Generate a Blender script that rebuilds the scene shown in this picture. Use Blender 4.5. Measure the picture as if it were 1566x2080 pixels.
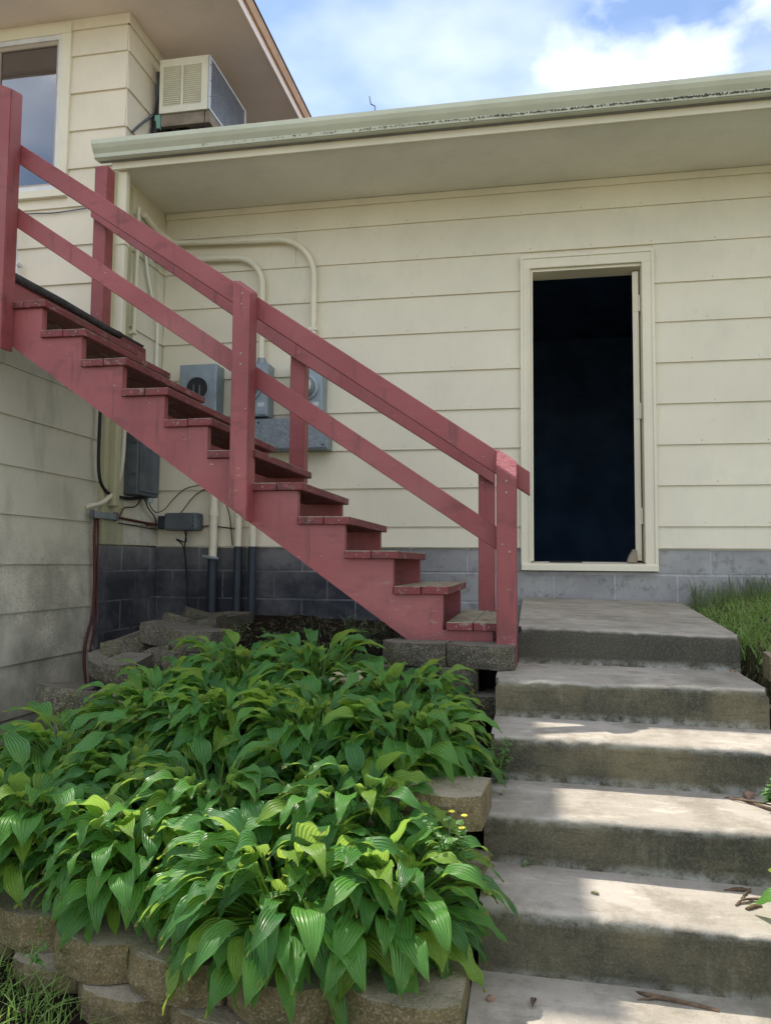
import bpy, bmesh, math, random
import numpy as np
from mathutils import Vector, Matrix, noise as mn
random.seed(7)
S = bpy.context.scene
for o in list(bpy.data.objects): bpy.data.objects.remove(o)
COL = S.collection

# ------------------------------------------------------------------ camera
cam_d = bpy.data.cameras.new('camera'); cam = bpy.data.objects.new('camera', cam_d); COL.objects.link(cam)
cam_d.sensor_fit = 'VERTICAL'; cam_d.sensor_height = 36.0; cam_d.lens = 1565.0/2080.0*36.0
cam_d.clip_start = 0.05; cam_d.clip_end = 1000.0
Rm = [[0.98260625, -0.00415202, -0.18565481], [0.1855204, 0.06605828, 0.98041751], [0.00819332, -0.99780713, 0.06567956]]
m = Matrix([[r[0], -r[1], -r[2]] for r in Rm]).to_4x4(); m.translation = (0, 0, 1.6)
cam.matrix_world = m
S.camera = cam
S.render.resolution_x = 770; S.render.resolution_y = 1024

# ------------------------------------------------------------------ light
SUN = Vector((.425, -.465, -1.0)).normalized()           # the way the light travels
elev = math.asin(-SUN.z); az = math.atan2(-SUN.x, -SUN.y)  # compass direction of the sun from +Y towards +X
SKY_STRENGTH = .069; SUN_STRENGTH = 2.3
S.view_settings.view_transform = 'Standard'; S.view_settings.look = 'None'
S.view_settings.gamma = 1.0; S.view_settings.use_curve_mapping = False
S.view_settings.exposure = 1.55
W = bpy.data.worlds.new('World'); S.world = W; W.use_nodes = True
nt = W.node_tree; nt.nodes.clear()
def wn(t, **k):
    n = nt.nodes.new(t)
    for a, b in k.items(): setattr(n, a, b)
    return n
sky = wn('ShaderNodeTexSky', sky_type='NISHITA', sun_disc=False)
sky.sun_elevation = elev; sky.sun_rotation = az; sky.air_density = 1.0; sky.dust_density = .2; sky.ozone_density = 2.5
bg = wn('ShaderNodeBackground'); bg.inputs['Strength'].default_value = SKY_STRENGTH
out = wn('ShaderNodeOutputWorld')
tc = wn('ShaderNodeTexCoord'); mp = wn('ShaderNodeMapping'); mp.inputs['Scale'].default_value = (1, 1, 2.0); mp.inputs['Location'].default_value = (5.106, 2.812, 2.731)
n1 = wn('ShaderNodeTexNoise'); n1.inputs['Scale'].default_value = 2.6; n1.inputs['Detail'].default_value = 9; n1.inputs['Roughness'].default_value = .52; n1.inputs['Distortion'].default_value = .25
r1 = wn('ShaderNodeValToRGB'); r1.color_ramp.elements[0].position = .47; r1.color_ramp.elements[1].position = .66
r1.color_ramp.elements[0].color = (0, 0, 0, 1); r1.color_ramp.elements[1].color = (1, 1, 1, 1)
mix = wn('ShaderNodeMix', data_type='RGBA'); mix.inputs['B'].default_value = (12.5, 12.4, 12.2, 1)
n2 = wn('ShaderNodeTexNoise'); n2.inputs['Scale'].default_value = 4.2; n2.inputs['Detail'].default_value = 5; n2.inputs['Roughness'].default_value = .45
r2 = wn('ShaderNodeValToRGB'); r2.color_ramp.elements[0].position = .35; r2.color_ramp.elements[1].position = .68; r2.color_ramp.elements[0].color = (.02, .02, .02, 1); r2.color_ramp.elements[1].color = (.34, .34, .34, 1)
mx = wn('ShaderNodeMix', data_type='RGBA', blend_type='SCREEN'); mx.inputs['Factor'].default_value = 1
L = nt.links.new
L(mp.outputs['Vector'], n2.inputs['Vector']); L(n2.outputs['Fac'], r2.inputs['Fac']); L(r1.outputs['Color'], mx.inputs['A']); L(r2.outputs['Color'], mx.inputs['B'])
L(tc.outputs['Generated'], mp.inputs['Vector']); L(mp.outputs['Vector'], n1.inputs['Vector']); L(n1.outputs['Fac'], r1.inputs['Fac'])
L(mx.outputs['Result'], mix.inputs['Factor']); L(sky.outputs['Color'], mix.inputs['A'])
L(mix.outputs['Result'], bg.inputs['Color']); L(bg.outputs['Background'], out.inputs['Surface'])
sd = bpy.data.lights.new('sun', 'SUN'); sd.energy = SUN_STRENGTH; sd.angle = math.radians(.6); sd.color = (1.0, .93, .82)
so = bpy.data.objects.new('sun', sd); COL.objects.link(so); so.location = (-6, 6, 14)
so.rotation_euler = SUN.to_track_quat('-Z', 'Y').to_euler()

# ------------------------------------------------------------------ materials
class NM:
    def __init__(s, name):
        s.m = bpy.data.materials.new(name); s.m.use_nodes = True; s.t = s.m.node_tree; s.t.nodes.clear()
        s.out = s.t.nodes.new('ShaderNodeOutputMaterial'); s.p = s.t.nodes.new('ShaderNodeBsdfPrincipled')
        s.t.links.new(s.p.outputs[0], s.out.inputs[0])
        g = s.t.nodes.new('ShaderNodeNewGeometry'); s.geo = g; s.pos = g.outputs['Position']
    def n(s, t, **k):
        n = s.t.nodes.new(t)
        for a, b in k.items(): setattr(n, a, b)
        return n
    def l(s, a, b): s.t.links.new(a, b)
    def noise(s, scale, detail=4, rough=.55, vec=None, stretch=None, dist=0):
        v = vec or s.pos
        if stretch:
            mp = s.n('ShaderNodeMapping'); mp.inputs['Scale'].default_value = stretch; s.l(v, mp.inputs['Vector']); v = mp.outputs[0]
        n = s.n('ShaderNodeTexNoise'); n.inputs['Scale'].default_value = scale; n.inputs['Detail'].default_value = detail
        n.inputs['Roughness'].default_value = rough; n.inputs['Distortion'].default_value = dist; s.l(v, n.inputs['Vector']); return n.outputs['Fac']
    def ramp(s, fac, a, b, ca=(0, 0, 0), cb=(1, 1, 1)):
        r = s.n('ShaderNodeValToRGB'); e = r.color_ramp.elements; e[0].position = a; e[1].position = b
        e[0].color = (*ca, 1); e[1].color = (*cb, 1); s.l(fac, r.inputs['Fac']); return r.outputs['Color']
    def mix(s, fac, a, b, mode='MIX'):
        x = s.n('ShaderNodeMix', data_type='RGBA', blend_type=mode)
        for nm, v in (('Factor', fac), ('A', a), ('B', b)):
            if isinstance(v, (int, float)): x.inputs[nm].default_value = v
            elif isinstance(v, tuple): x.inputs[nm].default_value = (*v, 1)
            else: s.l(v, x.inputs[nm])
        return x.outputs['Result']
    def math(s, op, a, b=0.0, clamp=False):
        x = s.n('ShaderNodeMath', operation=op); x.use_clamp = clamp
        for i, v in enumerate((a, b)):
            if isinstance(v, (int, float)): x.inputs[i].default_value = v
            else: s.l(v, x.inputs[i])
        return x.outputs[0]
    def axis(s, k, lo, hi, vec=None):      # 0..1 along one axis of the world
        sp = s.n('ShaderNodeSeparateXYZ'); s.l(vec or s.pos, sp.inputs[0])
        r = s.n('ShaderNodeMapRange'); r.inputs['From Min'].default_value = lo; r.inputs['From Max'].default_value = hi
        s.l(sp.outputs[k], r.inputs['Value']); return r.outputs[0]
    def rnd(s):
        o = s.n('ShaderNodeObjectInfo'); return o.outputs['Random']
    def bump(s, h, strength=.3, dist=.005, prev=None):
        b = s.n('ShaderNodeBump'); b.inputs['Strength'].default_value = strength; b.inputs['Distance'].default_value = dist
        s.l(h, b.inputs['Height'])
        if prev is not None: s.l(prev, b.inputs['Normal'])
        s.l(b.outputs[0], s.p.inputs['Normal']); return b.outputs[0]
    def done(s, col, rough=.6, spec=.4, metal=0):
        if isinstance(col, tuple): s.p.inputs['Base Color'].default_value = (*col, 1)
        else: s.l(col, s.p.inputs['Base Color'])
        if isinstance(rough, (int, float)): s.p.inputs['Roughness'].default_value = rough
        else: s.l(rough, s.p.inputs['Roughness'])
        s.p.inputs['Specular IOR Level'].default_value = spec; s.p.inputs['Metallic'].default_value = metal
        return s.m
def sc(c, k): return tuple(v*k for v in c)

def m_siding(name, base, mildew=0.0):
    s = NM(name)
    c = s.mix(s.math('MULTIPLY', s.rnd(), .5), base, sc(base, .93))
    c = s.mix(s.ramp(s.noise(1.1, 5), .35, .75), c, sc(base, .84))
    c = s.mix(s.math('MULTIPLY', s.ramp(s.noise(3.4, 6, .65), .52, .72), .22), c, (.50, .50, .42))
    c = s.mix(s.math('MULTIPLY', s.ramp(s.noise(9, 5, .7), .64, .72), .35), c, sc(base, .74))
    c = s.mix(s.math('MULTIPLY', s.ramp(s.noise(26, 3, .6, stretch=(1, 1, .3)), .5, .8), .07), c, (.35, .32, .24))
    c = s.mix(s.math('MULTIPLY', s.ramp(s.noise(160, 2), .70, .76), .25), c, (.2, .18, .13))
    if mildew:
        spk = s.ramp(s.noise(75, 4, .7), .52, .60)
        zone = s.math('MULTIPLY', s.ramp(s.noise(1.9, 4), .38, .6), s.math('MULTIPLY', s.axis(2, 2.35, 1.4), s.axis(1, 3.2, 4.3)))
        c = s.mix(s.math('MULTIPLY', s.math('MULTIPLY', spk, zone), .65 * mildew), c, (.05, .05, .035))
        c = s.mix(s.math('MULTIPLY', s.ramp(s.noise(3.5, 5), .4, .65), s.math('MULTIPLY', s.axis(2, 2.2, 1.2), .75)), c, (.24, .23, .19))
        c = s.mix(s.math('MULTIPLY', s.ramp(s.noise(5, 3, stretch=(1, 1, .3)), .55, .7), .3), c, (.18, .22, .12))
    h = s.noise(60, 4, .6, stretch=(1, 1, .5)); b = s.bump(h, .12, .003)
    s.bump(s.noise(2.2, 2), .25, .012, b)
    return s.done(c, .62, .3)
CREAM = (.80, .74, .58)
M_sid = m_siding('cream_siding_paint', CREAM)
M_sidm = m_siding('mildewed_siding_paint', (.76, .72, .59), .8)
M_trim = m_siding('cream_trim_paint', (.81, .755, .59))
M_soffit = m_siding('tan_soffit_paint', (.88, .86, .76))
M_hsid = m_siding('warm_cream_siding_paint', (.78, .70, .55))
M_hsoff = m_siding('pinkish_soffit_paint', (.90, .77, .70))
M_yel = m_siding('yellowed_corner_paint', (.57, .54, .34), .6)

def m_red():
    s = NM('dark_red_wood_paint'); base = (.222, .047, .050)
    c = s.mix(s.math('MULTIPLY', s.rnd(), .35), base, (.20, .048, .054))
    c = s.mix(s.ramp(s.noise(2.2, 5), .35, .75), c, (.33, .085, .085))
    c = s.mix(s.math('MULTIPLY', s.ramp(s.noise(14, 4, stretch=(.35, 1, 1)), .56, .72), .55), c, (.12, .03, .03))
    chip = s.ramp(s.noise(55, 5, .65, stretch=(.5, .5, 1.2)), .69, .71)
    c = s.mix(s.math('MULTIPLY', chip, .85), c, (.42, .34, .27))
    c = s.mix(s.math('MULTIPLY', s.ramp(s.noise(26, 4, .65, stretch=(1, 1, .10)), .58, .72), .6), c, (.085, .032, .032))
    c = s.mix(s.math('MULTIPLY', s.ramp(s.noise(1.6, 4, .6), .5, .68), .35), c, (.30, .12, .12))
    low = s.math('MULTIPLY', s.axis(2, 1.62, 1.30), s.ramp(s.noise(38, 4, .7, stretch=(.35, 1, 1), dist=.4), .60, .66))
    c = s.mix(s.math('MULTIPLY', low, .75), c, (.30, .25, .19))
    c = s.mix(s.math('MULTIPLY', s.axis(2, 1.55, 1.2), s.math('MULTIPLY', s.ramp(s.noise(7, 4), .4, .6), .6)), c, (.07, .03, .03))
    h = s.noise(70, 4, .6, stretch=(.12, 1, .5)); b = s.bump(h, .4, .003)
    s.bump(chip, -.25, .003, b)
    return s.done(c, .5, .45)
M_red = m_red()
def m_tread():
    s = NM('worn_red_tread_paint')
    c = s.mix(s.ramp(s.noise(6, 5), .3, .7), (.20, .040, .045), (.15, .035, .038))
    nz = s.n('ShaderNodeSeparateXYZ'); s.l(s.geo.outputs['Normal'], nz.inputs[0])
    up = s.math('GREATER_THAN', nz.outputs[2], .6)
    top = s.math('MULTIPLY', up, s.ramp(s.noise(9, 6, .65), .38, .48))
    c = s.mix(top, c, s.mix(s.ramp(s.noise(22, 5, .6, stretch=(1, .3, 1)), .35, .7), (.31, .29, .20), (.17, .16, .11)))
    edge = s.ramp(s.noise(24, 7, .8, stretch=(1, .3, 1), dist=.6), .56, .60)
    c = s.mix(s.math('MULTIPLY', edge, .75), c, (.27, .23, .19))
    c = s.mix(s.math('MULTIPLY', s.ramp(s.noise(11, 5, .7), .52, .66), .7), c, (.05, .028, .025))
    s.bump(s.noise(60, 4, .6, stretch=(1, .2, 1)), .4, .003)
    return s.done(c, .6, .35)
M_tread = m_tread()
def m_pink():
    s = NM('lit_pink_end_grain'); w = s.noise(30, 3, .5, stretch=(1, 1, 3), dist=1.0)
    c = s.mix(s.ramp(w, .35, .65), (.50, .20, .20), (.36, .10, .11)); s.bump(w, .6, .004); return s.done(c, .6, .3)  # paler pink of the lit post tops put into the colour
M_pink = m_pink()

def m_concrete():
    s = NM('stained_step_concrete')
    nz = s.n('ShaderNodeSeparateXYZ'); s.l(s.geo.outputs['Normal'], nz.inputs[0])
    up = s.math('MULTIPLY', s.math('SUBTRACT', nz.outputs[2], .35), 2.2, True)
    grit = s.noise(240, 3, .7)
    top = s.mix(s.ramp(s.noise(3.2, 6, .6), .35, .70), (.40, .362, .31), (.265, .237, .195))
    top = s.mix(s.math('MULTIPLY', s.ramp(s.noise(13, 5, .6, stretch=(.5, 1.5, 1)), .55, .68), .6), top, (.50, .465, .39))
    top = s.mix(s.math('MULTIPLY', s.ramp(s.noise(4.2, 7, .74), .48, .62), .7), top, (.19, .17, .13))
    top = s.mix(s.math('MULTIPLY', s.ramp(s.noise(28, 5, .7, stretch=(.4, 1, 1)), .58, .68), .35), top, (.15, .125, .085))
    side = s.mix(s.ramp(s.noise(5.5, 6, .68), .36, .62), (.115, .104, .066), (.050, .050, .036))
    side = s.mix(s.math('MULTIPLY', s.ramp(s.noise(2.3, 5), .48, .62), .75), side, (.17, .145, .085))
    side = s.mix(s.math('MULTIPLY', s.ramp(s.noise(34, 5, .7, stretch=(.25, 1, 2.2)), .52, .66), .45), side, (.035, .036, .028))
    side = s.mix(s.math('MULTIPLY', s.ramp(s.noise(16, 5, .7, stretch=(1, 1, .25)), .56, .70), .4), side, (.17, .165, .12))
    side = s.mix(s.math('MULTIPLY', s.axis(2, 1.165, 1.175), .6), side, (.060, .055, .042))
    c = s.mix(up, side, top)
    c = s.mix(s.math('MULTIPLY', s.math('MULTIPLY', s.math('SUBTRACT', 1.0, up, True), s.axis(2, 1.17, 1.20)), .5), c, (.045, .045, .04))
    # pale lime bleeding out of the joint under each riser
    for zz in (1.165, 1.017, .867, .718, .547):
        b = s.math('SUBTRACT', 1.0, s.math('MULTIPLY', s.math('ABSOLUTE', s.math('SUBTRACT', s.axis(2, 0, 4), zz/4)), 4*30), True)
        b = s.math('MULTIPLY', s.math('MULTIPLY', b, s.ramp(s.noise(22, 6, .75, stretch=(.7, 1, .8)), .42, .60)), s.math('SUBTRACT', 1.0, up, True))
        c = s.mix(s.math('MULTIPLY', b, .8), c, (.42, .43, .39))
    c = s.mix(s.math('MULTIPLY', s.ramp(s.noise(150, 4, .75), .48, .64), .20), c, s.mix(.5, c, (.56, .50, .39)))
    c = s.mix(s.math('MULTIPLY', s.ramp(s.noise(190, 3, .7), .62, .70), .45), c, (.05, .045, .035))
    b = s.bump(grit, .3, .003); b = s.bump(s.noise(30, 5, .65), .5, .006, b)
    return s.done(c, .88, .25)
M_conc = m_concrete()
def m_block(name, top, side, moss=.6):
    s = NM(name)
    nz = s.n('ShaderNodeSeparateXYZ'); s.l(s.geo.outputs['Normal'], nz.inputs[0])
    up = s.math('GREATER_THAN', nz.outputs[2], .7)
    c = s.mix(up, s.mix(s.ramp(s.noise(18, 5, .65), .35, .65), side, sc(side, .5)), s.mix(s.ramp(s.noise(9, 5), .35, .7), top, sc(top, .7)))
    c = s.mix(s.math('MULTIPLY', s.rnd(), .35), c, sc(side, .8))
    c = s.mix(s.math('MULTIPLY', s.ramp(s.noise(7, 5, .6), .48, .62), moss), c, (.10, .105, .035))
    g = s.noise(150, 4, .7)
    c = s.mix(s.math('MULTIPLY', s.ramp(g, .5, .68), .55), c, (.45, .39, .29))
    c = s.mix(s.math('MULTIPLY', s.ramp(s.noise(190, 3, .7), .58, .66), .7), c, (.03, .028, .02))
    b = s.bump(g, .8, .005); s.bump(s.noise(40, 5, .7), .7, .01, b)
    return s.done(c, .92, .2)
M_blk = m_block('rough_garden_block', (.38, .335, .26), (.22, .17, .085), .5)
M_blkg = m_block('grey_garden_block', (.17, .155, .13), (.10, .09, .07), .3)
def m_found():
    s = NM('grey_painted_foundation_block')
    c = s.mix(s.math('MULTIPLY', s.rnd(), .6), (.32, .315, .31), (.25, .25, .248))
    c = s.mix(s.ramp(s.noise(4, 6, .6), .38, .66), c, (.38, .375, .36))
    c = s.mix(s.math('MULTIPLY', s.ramp(s.noise(12, 6, .7), .52, .64), .6), c, (.15, .15, .15))
    c = s.mix(s.math('MULTIPLY', s.math('MULTIPLY', s.axis(2, 2.05, 1.45), s.axis(0, -.35, -1.1)), s.ramp(s.noise(2.4, 6, .7), .25, .55, (.6, .6, .6), (.97, .97, .97))), c, (.028, .031, .042))  # shade under the stairs painted into the block colour, darker left and low
    b = s.bump(s.noise(110, 4, .7), .5, .004); return s.done(c, .8, .3)
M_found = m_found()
def simple(name, base, var=.25, scale=12, rough=.6, spec=.4, metal=0, bump=.2, bscale=60, dark=None):
    s = NM(name); c = s.mix(s.ramp(s.noise(scale, 5, .6), .35, .68), base, dark or sc(base, 1-var))
    if bump: s.bump(s.noise(bscale, 4, .6), bump, .004)
    return s.done(c, rough, spec, metal)
s = NM('pale_mortar'); c = s.mix(s.ramp(s.noise(12, 5, .6), .35, .68), (.47, .47, .48), (.33, .33, .34))
c = s.mix(s.math('MULTIPLY', s.math('MULTIPLY', s.axis(2, 2.05, 1.45), s.axis(0, -.35, -1.1)), s.ramp(s.noise(3, 6, .7), .3, .6, (.55, .55, .55), (.95, .95, .95))), c, (.07, .072, .085))  # same under-stair shade painted into the mortar tone
M_mortar = s.done(c, .8, .3)
M_gutter = simple('pale_green_gutter_paint', (.58, .60, .47), .12, 5, .42, .5, bump=.05)
M_nail = simple('rusting_nail_heads', (.42, .36, .24), .5, 60, .7, .3)
M_grime = simple('black_grime', (.13, .13, .10), .3)
M_under = simple('dirty_grey_gutter_underside', (.26, .25, .25), .3, 9)
M_metal = simple('galvanized_grey_metal', (.30, .36, .40), .22, 9, .42, .5, .35, .05)
M_gal = simple('spangled_zinc', (.27, .31, .34), .4, 55, .45, .5, .4, .05)
M_panel = simple('weathered_grey_panel', (.13, .15, .165), .4, 7, .6, .4, .1)
M_gdark = simple('dark_slate_pipe', (.035, .045, .06), .3, 12, .5)
M_black = simple('black_cable', (.012, .012, .014), .2, 12, .5)
M_redc = simple('red_brown_cable', (.11, .03, .025), .4, 20, .6)
M_hole = simple('dark_hollow', (.02, .022, .025), .4, 14, .4)
M_dial = simple('white_dial', (.62, .63, .64), .1, 30, .5, bump=0)
M_ac = simple('cream_air_conditioner_metal', (.78, .76, .63), .10, 6, .45, bump=.04)
M_acw = simple('pale_grey_metal_edge', (.60, .62, .66), .12, 6, .4, bump=.04)
M_fin = simple('aluminium_fins', (.33, .36, .40), .25, 14, .4, .5, .3, 0)
M_wood = simple('weathered_grey_board', (.30, .25, .19), .45, 8, .8, .2, bump=.5)
M_teal = simple('faded_teal_paint', (.22, .42, .36), .2)
M_soil = simple('dark_bed_soil', (.030, .022, .014), .5, 22, .95, .1, bump=1, bscale=70)
M_bark = simple('twig_bark', (.17, .115, .075), .5, 60, .8, .2)
M_dry = simple('dry_straw', (.27, .21, .12), .4, 40, .8, .2)
M_rock = simple('reddish_stone', (.30, .19, .14), .4, 30, .85, .2, bump=.8)
M_dead = simple('withered_leaf', (.34, .31, .17), .5, 30, .7, .3)
M_int = simple('navy_room_paint', (.10, .17, .29), .4, 3, .8, .2, bump=0)
M_int2 = simple('dark_cabinet_paint', (.022, .042, .075), .3, 6, .7, .2, bump=0)
M_rubber = simple('grey_black_tread_carpet', (.085, .08, .08), .5, 45, .95, .1, bump=1, bscale=160)
M_roof = simple('brown_asphalt_shingle', (.12, .10, .085), .4, 30, .9, .2, bump=.6)
M_lead = simple('orange_bare_wood', (.50, .30, .17), .3, 9, .7)
M_white = simple('white_painted_tube', (.72, .72, .72), .15, 14, .4)
M_sash = simple('tan_window_sash', (.45, .38, .31), .15, 9, .5)
s = NM('window_glass'); s.bump(s.noise(1.6, 2), .06, .02); s.p.inputs['IOR'].default_value = 3.4; M_glass = s.done((.012, .012, .018), .03, .5)
s = NM('lawn'); c = s.mix(s.ramp(s.noise(1.2, 6), .35, .65), (.13, .14, .06), (.18, .15, .09))
c = s.mix(s.ramp(s.noise(60, 4), .4, .6), c, (.04, .045, .02)); s.bump(s.noise(80, 5, .7), 1, .02)
soil = s.mix(s.ramp(s.noise(26, 5, .7), .35, .65), (.035, .025, .016), (.012, .010, .007))
bed = s.math('MULTIPLY', s.axis(1, 1.6, 1.75), s.axis(0, .9, .8))
c = s.mix(bed, c, soil); M_ground = s.done(c, .95, .1)

def m_leaf(name, a, b, tr, veins=7.0, tmix=.48):
    s = NM(name); uv = s.n('ShaderNodeUVMap'); sp = s.n('ShaderNodeSeparateXYZ'); s.l(uv.outputs[0], sp.inputs[0])
    u = sp.outputs[0]
    v = s.math('SINE', s.math('MULTIPLY', s.math('SUBTRACT', u, .5), 2*math.pi*veins))
    v = s.math('ADD', s.math('MULTIPLY', v, .5), .5)
    c = s.mix(s.rnd(), a, b)
    c = s.mix(s.math('MULTIPLY', s.ramp(v, .0, .30, (1, 1, 1), (0, 0, 0)), .22), c, sc(b, 1.6))
    mid = s.math('SUBTRACT', 1, s.math('MULTIPLY', s.math('ABSOLUTE', s.math('SUBTRACT', u, .5)), 45), True)
    c = s.mix(s.math('MULTIPLY', mid, .6), c, (.16, .30, .07))
    if tmix > .3:
        c = s.mix(s.math('MULTIPLY', s.math('GREATER_THAN', s.rnd(), .86), .75), c, (.24, .38, .05))
        c = s.mix(s.math('MULTIPLY', s.math('GREATER_THAN', s.math('ADD', sp.outputs[1], s.math('MULTIPLY', s.noise(60, 3), .25)), 1.07), .8), c, (.30, .24, .08))
        c = s.mix(s.math('MULTIPLY', s.ramp(s.noise(16, 4, .6), .64, .70), .35), c, (.22, .26, .06))
    c = s.mix(s.math('MULTIPLY', s.ramp(s.noise(70, 3, .5), .68, .72), .6), c, (.16, .11, .04))
    hb = s.bump(v, .75, .004); s.bump(s.noise(30, 2), .2, .004, hb)
    s.done(c, .34, .65)
    tl = s.n('ShaderNodeBsdfTranslucent'); s.l(s.mix(.38, c, tr), tl.inputs['Color']); s.l(hb, tl.inputs['Normal'])
    ms = s.n('ShaderNodeMixShader'); ms.inputs[0].default_value = tmix
    s.l(s.p.outputs[0], ms.inputs[1]); s.l(tl.outputs[0], ms.inputs[2]); s.l(ms.outputs[0], s.out.inputs[0]); return s.m
M_hosta = m_leaf('ribbed_green_leaf', (.040, .165, .050), (.125, .345, .058), (.80, 1.0, .14))
M_grass = m_leaf('grass_blade', (.38, .56, .13), (.20, .36, .09), (.70, 1.0, .18), 1, .3)
M_weed = m_leaf('weed_leaf', (.09, .22, .05), (.13, .27, .07), (.30, .55, .08), 1, .3)
M_dullw = m_leaf('dull_weed_leaf', (.17, .23, .11), (.22, .27, .15), (.2, .3, .1), 1, .25)
M_petal = simple('yellow_petal', (.75, .60, .05), .1, bump=0)
M_stalk = simple('green_stalk', (.12, .20, .05), .3, bump=0)

# ------------------------------------------------------------------ geometry helpers
class MB:
    def __init__(s): s.b = bmesh.new()
    def box(s, x0, x1, y0, y1, z0, z1, M=None, bev=0, seg=1):
        vs = [s.b.verts.new(p) for p in ((x0,y0,z0),(x1,y0,z0),(x1,y1,z0),(x0,y1,z0),(x0,y0,z1),(x1,y0,z1),(x1,y1,z1),(x0,y1,z1))]
        fs = [s.b.faces.new([vs[i] for i in f]) for f in ((0,3,2,1),(4,5,6,7),(0,1,5,4),(1,2,6,5),(2,3,7,6),(3,0,4,7))]
        if bev:
            es = list({e for f in fs for e in f.edges}); r = bmesh.ops.bevel(s.b, geom=es, offset=bev, segments=seg, profile=.6, affect='EDGES')
            vs = list({v for f in r['faces'] for v in f.verts} | {v for v in vs if v.is_valid})
        if M is not None:
            for v in vs: v.co = M @ v.co
        return s
    def prism(s, poly, axis, a, b, bev=0):
        def P(p, t): return ((t, p[0], p[1]), (p[0], t, p[1]), (p[0], p[1], t))[axis]
        v0 = [s.b.verts.new(P(p, a)) for p in poly]; v1 = [s.b.verts.new(P(p, b)) for p in poly]; n = len(poly)
        fs = [s.b.faces.new(v0), s.b.faces.new(v1[::-1])] + [s.b.faces.new((v0[i], v1[i], v1[(i+1) % n], v0[(i+1) % n])) for i in range(n)]
        if bev: bmesh.ops.bevel(s.b, geom=list({e for f in fs for e in f.edges}), offset=bev, segments=1, affect='EDGES')
        return s
    def hexa(s, p):            # 8 corners, bottom 4 then top 4
        vs = [s.b.verts.new(q) for q in p]
        for f in ((0,3,2,1),(4,5,6,7),(0,1,5,4),(1,2,6,5),(2,3,7,6),(3,0,4,7)): s.b.faces.new([vs[i] for i in f])
        return s
    def tube(s, pts, r, seg=10, cap=True):
        pts = [Vector(p) for p in pts]; n = len(pts); rs = r if isinstance(r, (list, tuple)) else [r]*n
        prev = None; rings = []; u = None
        for i in range(n):
            t = ((pts[min(i+1, n-1)] - pts[max(i-1, 0)])).normalized()
            if u is None: u = t.orthogonal().normalized()
            else: u = (u - t*u.dot(t)).normalized()
            w = t.cross(u)
            rings.append([s.b.verts.new(pts[i] + (u*math.cos(2*math.pi*k/seg) + w*math.sin(2*math.pi*k/seg))*rs[i]) for k in range(seg)])
        for a, b in zip(rings, rings[1:]):
            for k in range(seg): s.b.faces.new((a[k], a[(k+1) % seg], b[(k+1) % seg], b[k]))
        if cap and seg > 2: s.b.faces.new(rings[0][::-1]); s.b.faces.new(rings[-1])
        return s
    def disc(s, c, nrm, prof, seg=24):     # lathe: prof = [(height along nrm, radius)...]
        c = Vector(c); nrm = Vector(nrm).normalized(); u = nrm.orthogonal().normalized(); w = nrm.cross(u); rings = []
        for h, r in prof:
            rings.append([s.b.verts.new(c + nrm*h + (u*math.cos(2*math.pi*k/seg) + w*math.sin(2*math.pi*k/seg))*r) for k in range(seg)])
        for a, b in zip(rings, rings[1:]):
            for k in range(seg): s.b.faces.new((a[k], a[(k+1) % seg], b[(k+1) % seg], b[k]))
        s.b.faces.new(rings[0][::-1]); s.b.faces.new(rings[-1]); return s
    def mesh(s, name, smooth=False):
        bmesh.ops.recalc_face_normals(s.b, faces=s.b.faces[:]); me = bpy.data.meshes.new(name); s.b.to_mesh(me); s.b.free()
        if smooth:
            for p in me.polygons: p.use_smooth = True
            if smooth == 'auto':
                try: me.set_sharp_from_angle(angle=math.radians(35))
                except Exception: pass
        return me
def root_of(o):
    while o.parent: o = o.parent
    return o
def obj(name, mb, mat, parent=None, smooth=False, label=None, kind=None):
    me = mb if isinstance(mb, bpy.types.Mesh) else mb.mesh(name, smooth)
    if not me.materials: me.materials.append(mat)
    o = bpy.data.objects.new(name, me); COL.objects.link(o)
    if parent:
        o.parent = parent
        if not isinstance(mb, bpy.types.Mesh): me.transform(Matrix.Translation(-root_of(parent).location))
    if label: o['label'] = label
    if kind: o['kind'] = kind
    return o
def tag(o, label, cat, group=None):
    o['label'] = label; o['category'] = cat
    if group: o['group'] = group
    return o
def thing(name, label, cat, loc=(0, 0, 0), group=None):
    o = bpy.data.objects.new(name, None); COL.objects.link(o); o.location = loc; o.empty_display_size = .1
    return tag(o, label, cat, group)
def struct(name, mb, mat, smooth=False):
    return obj(name, mb, mat, smooth=smooth, kind='structure')
def arc(c, r, a0, a1, n, ux, uz):
    c = Vector(c); ux = Vector(ux); uz = Vector(uz)
    return [c + ux*r*math.cos(math.radians(a0+(a1-a0)*i/n)) + uz*r*math.sin(math.radians(a0+(a1-a0)*i/n)) for i in range(n+1)]
def bez(p0, p1, p2, p3, n=12):
    p0, p1, p2, p3 = map(Vector, (p0, p1, p2, p3)); r = []
    for i in range(n+1):
        t = i/n; r.append(p0*(1-t)**3 + p1*3*t*(1-t)**2 + p2*3*t*t*(1-t) + p3*t**3)
    return r
def smooth_path(pts, n=6):
    P = [Vector(p) for p in pts]; P = [P[0]*2-P[1]] + P + [P[-1]*2-P[-2]]; r = []
    for i in range(1, len(P)-2):
        for k in range(n):
            t = k/n; a, b, c, d = P[i-1:i+3]
            r.append(.5*((2*b) + (c-a)*t + (2*a-5*b+4*c-d)*t*t + (3*b-a-3*c+d)*t**3))
    r.append(P[-2]); return r

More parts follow.
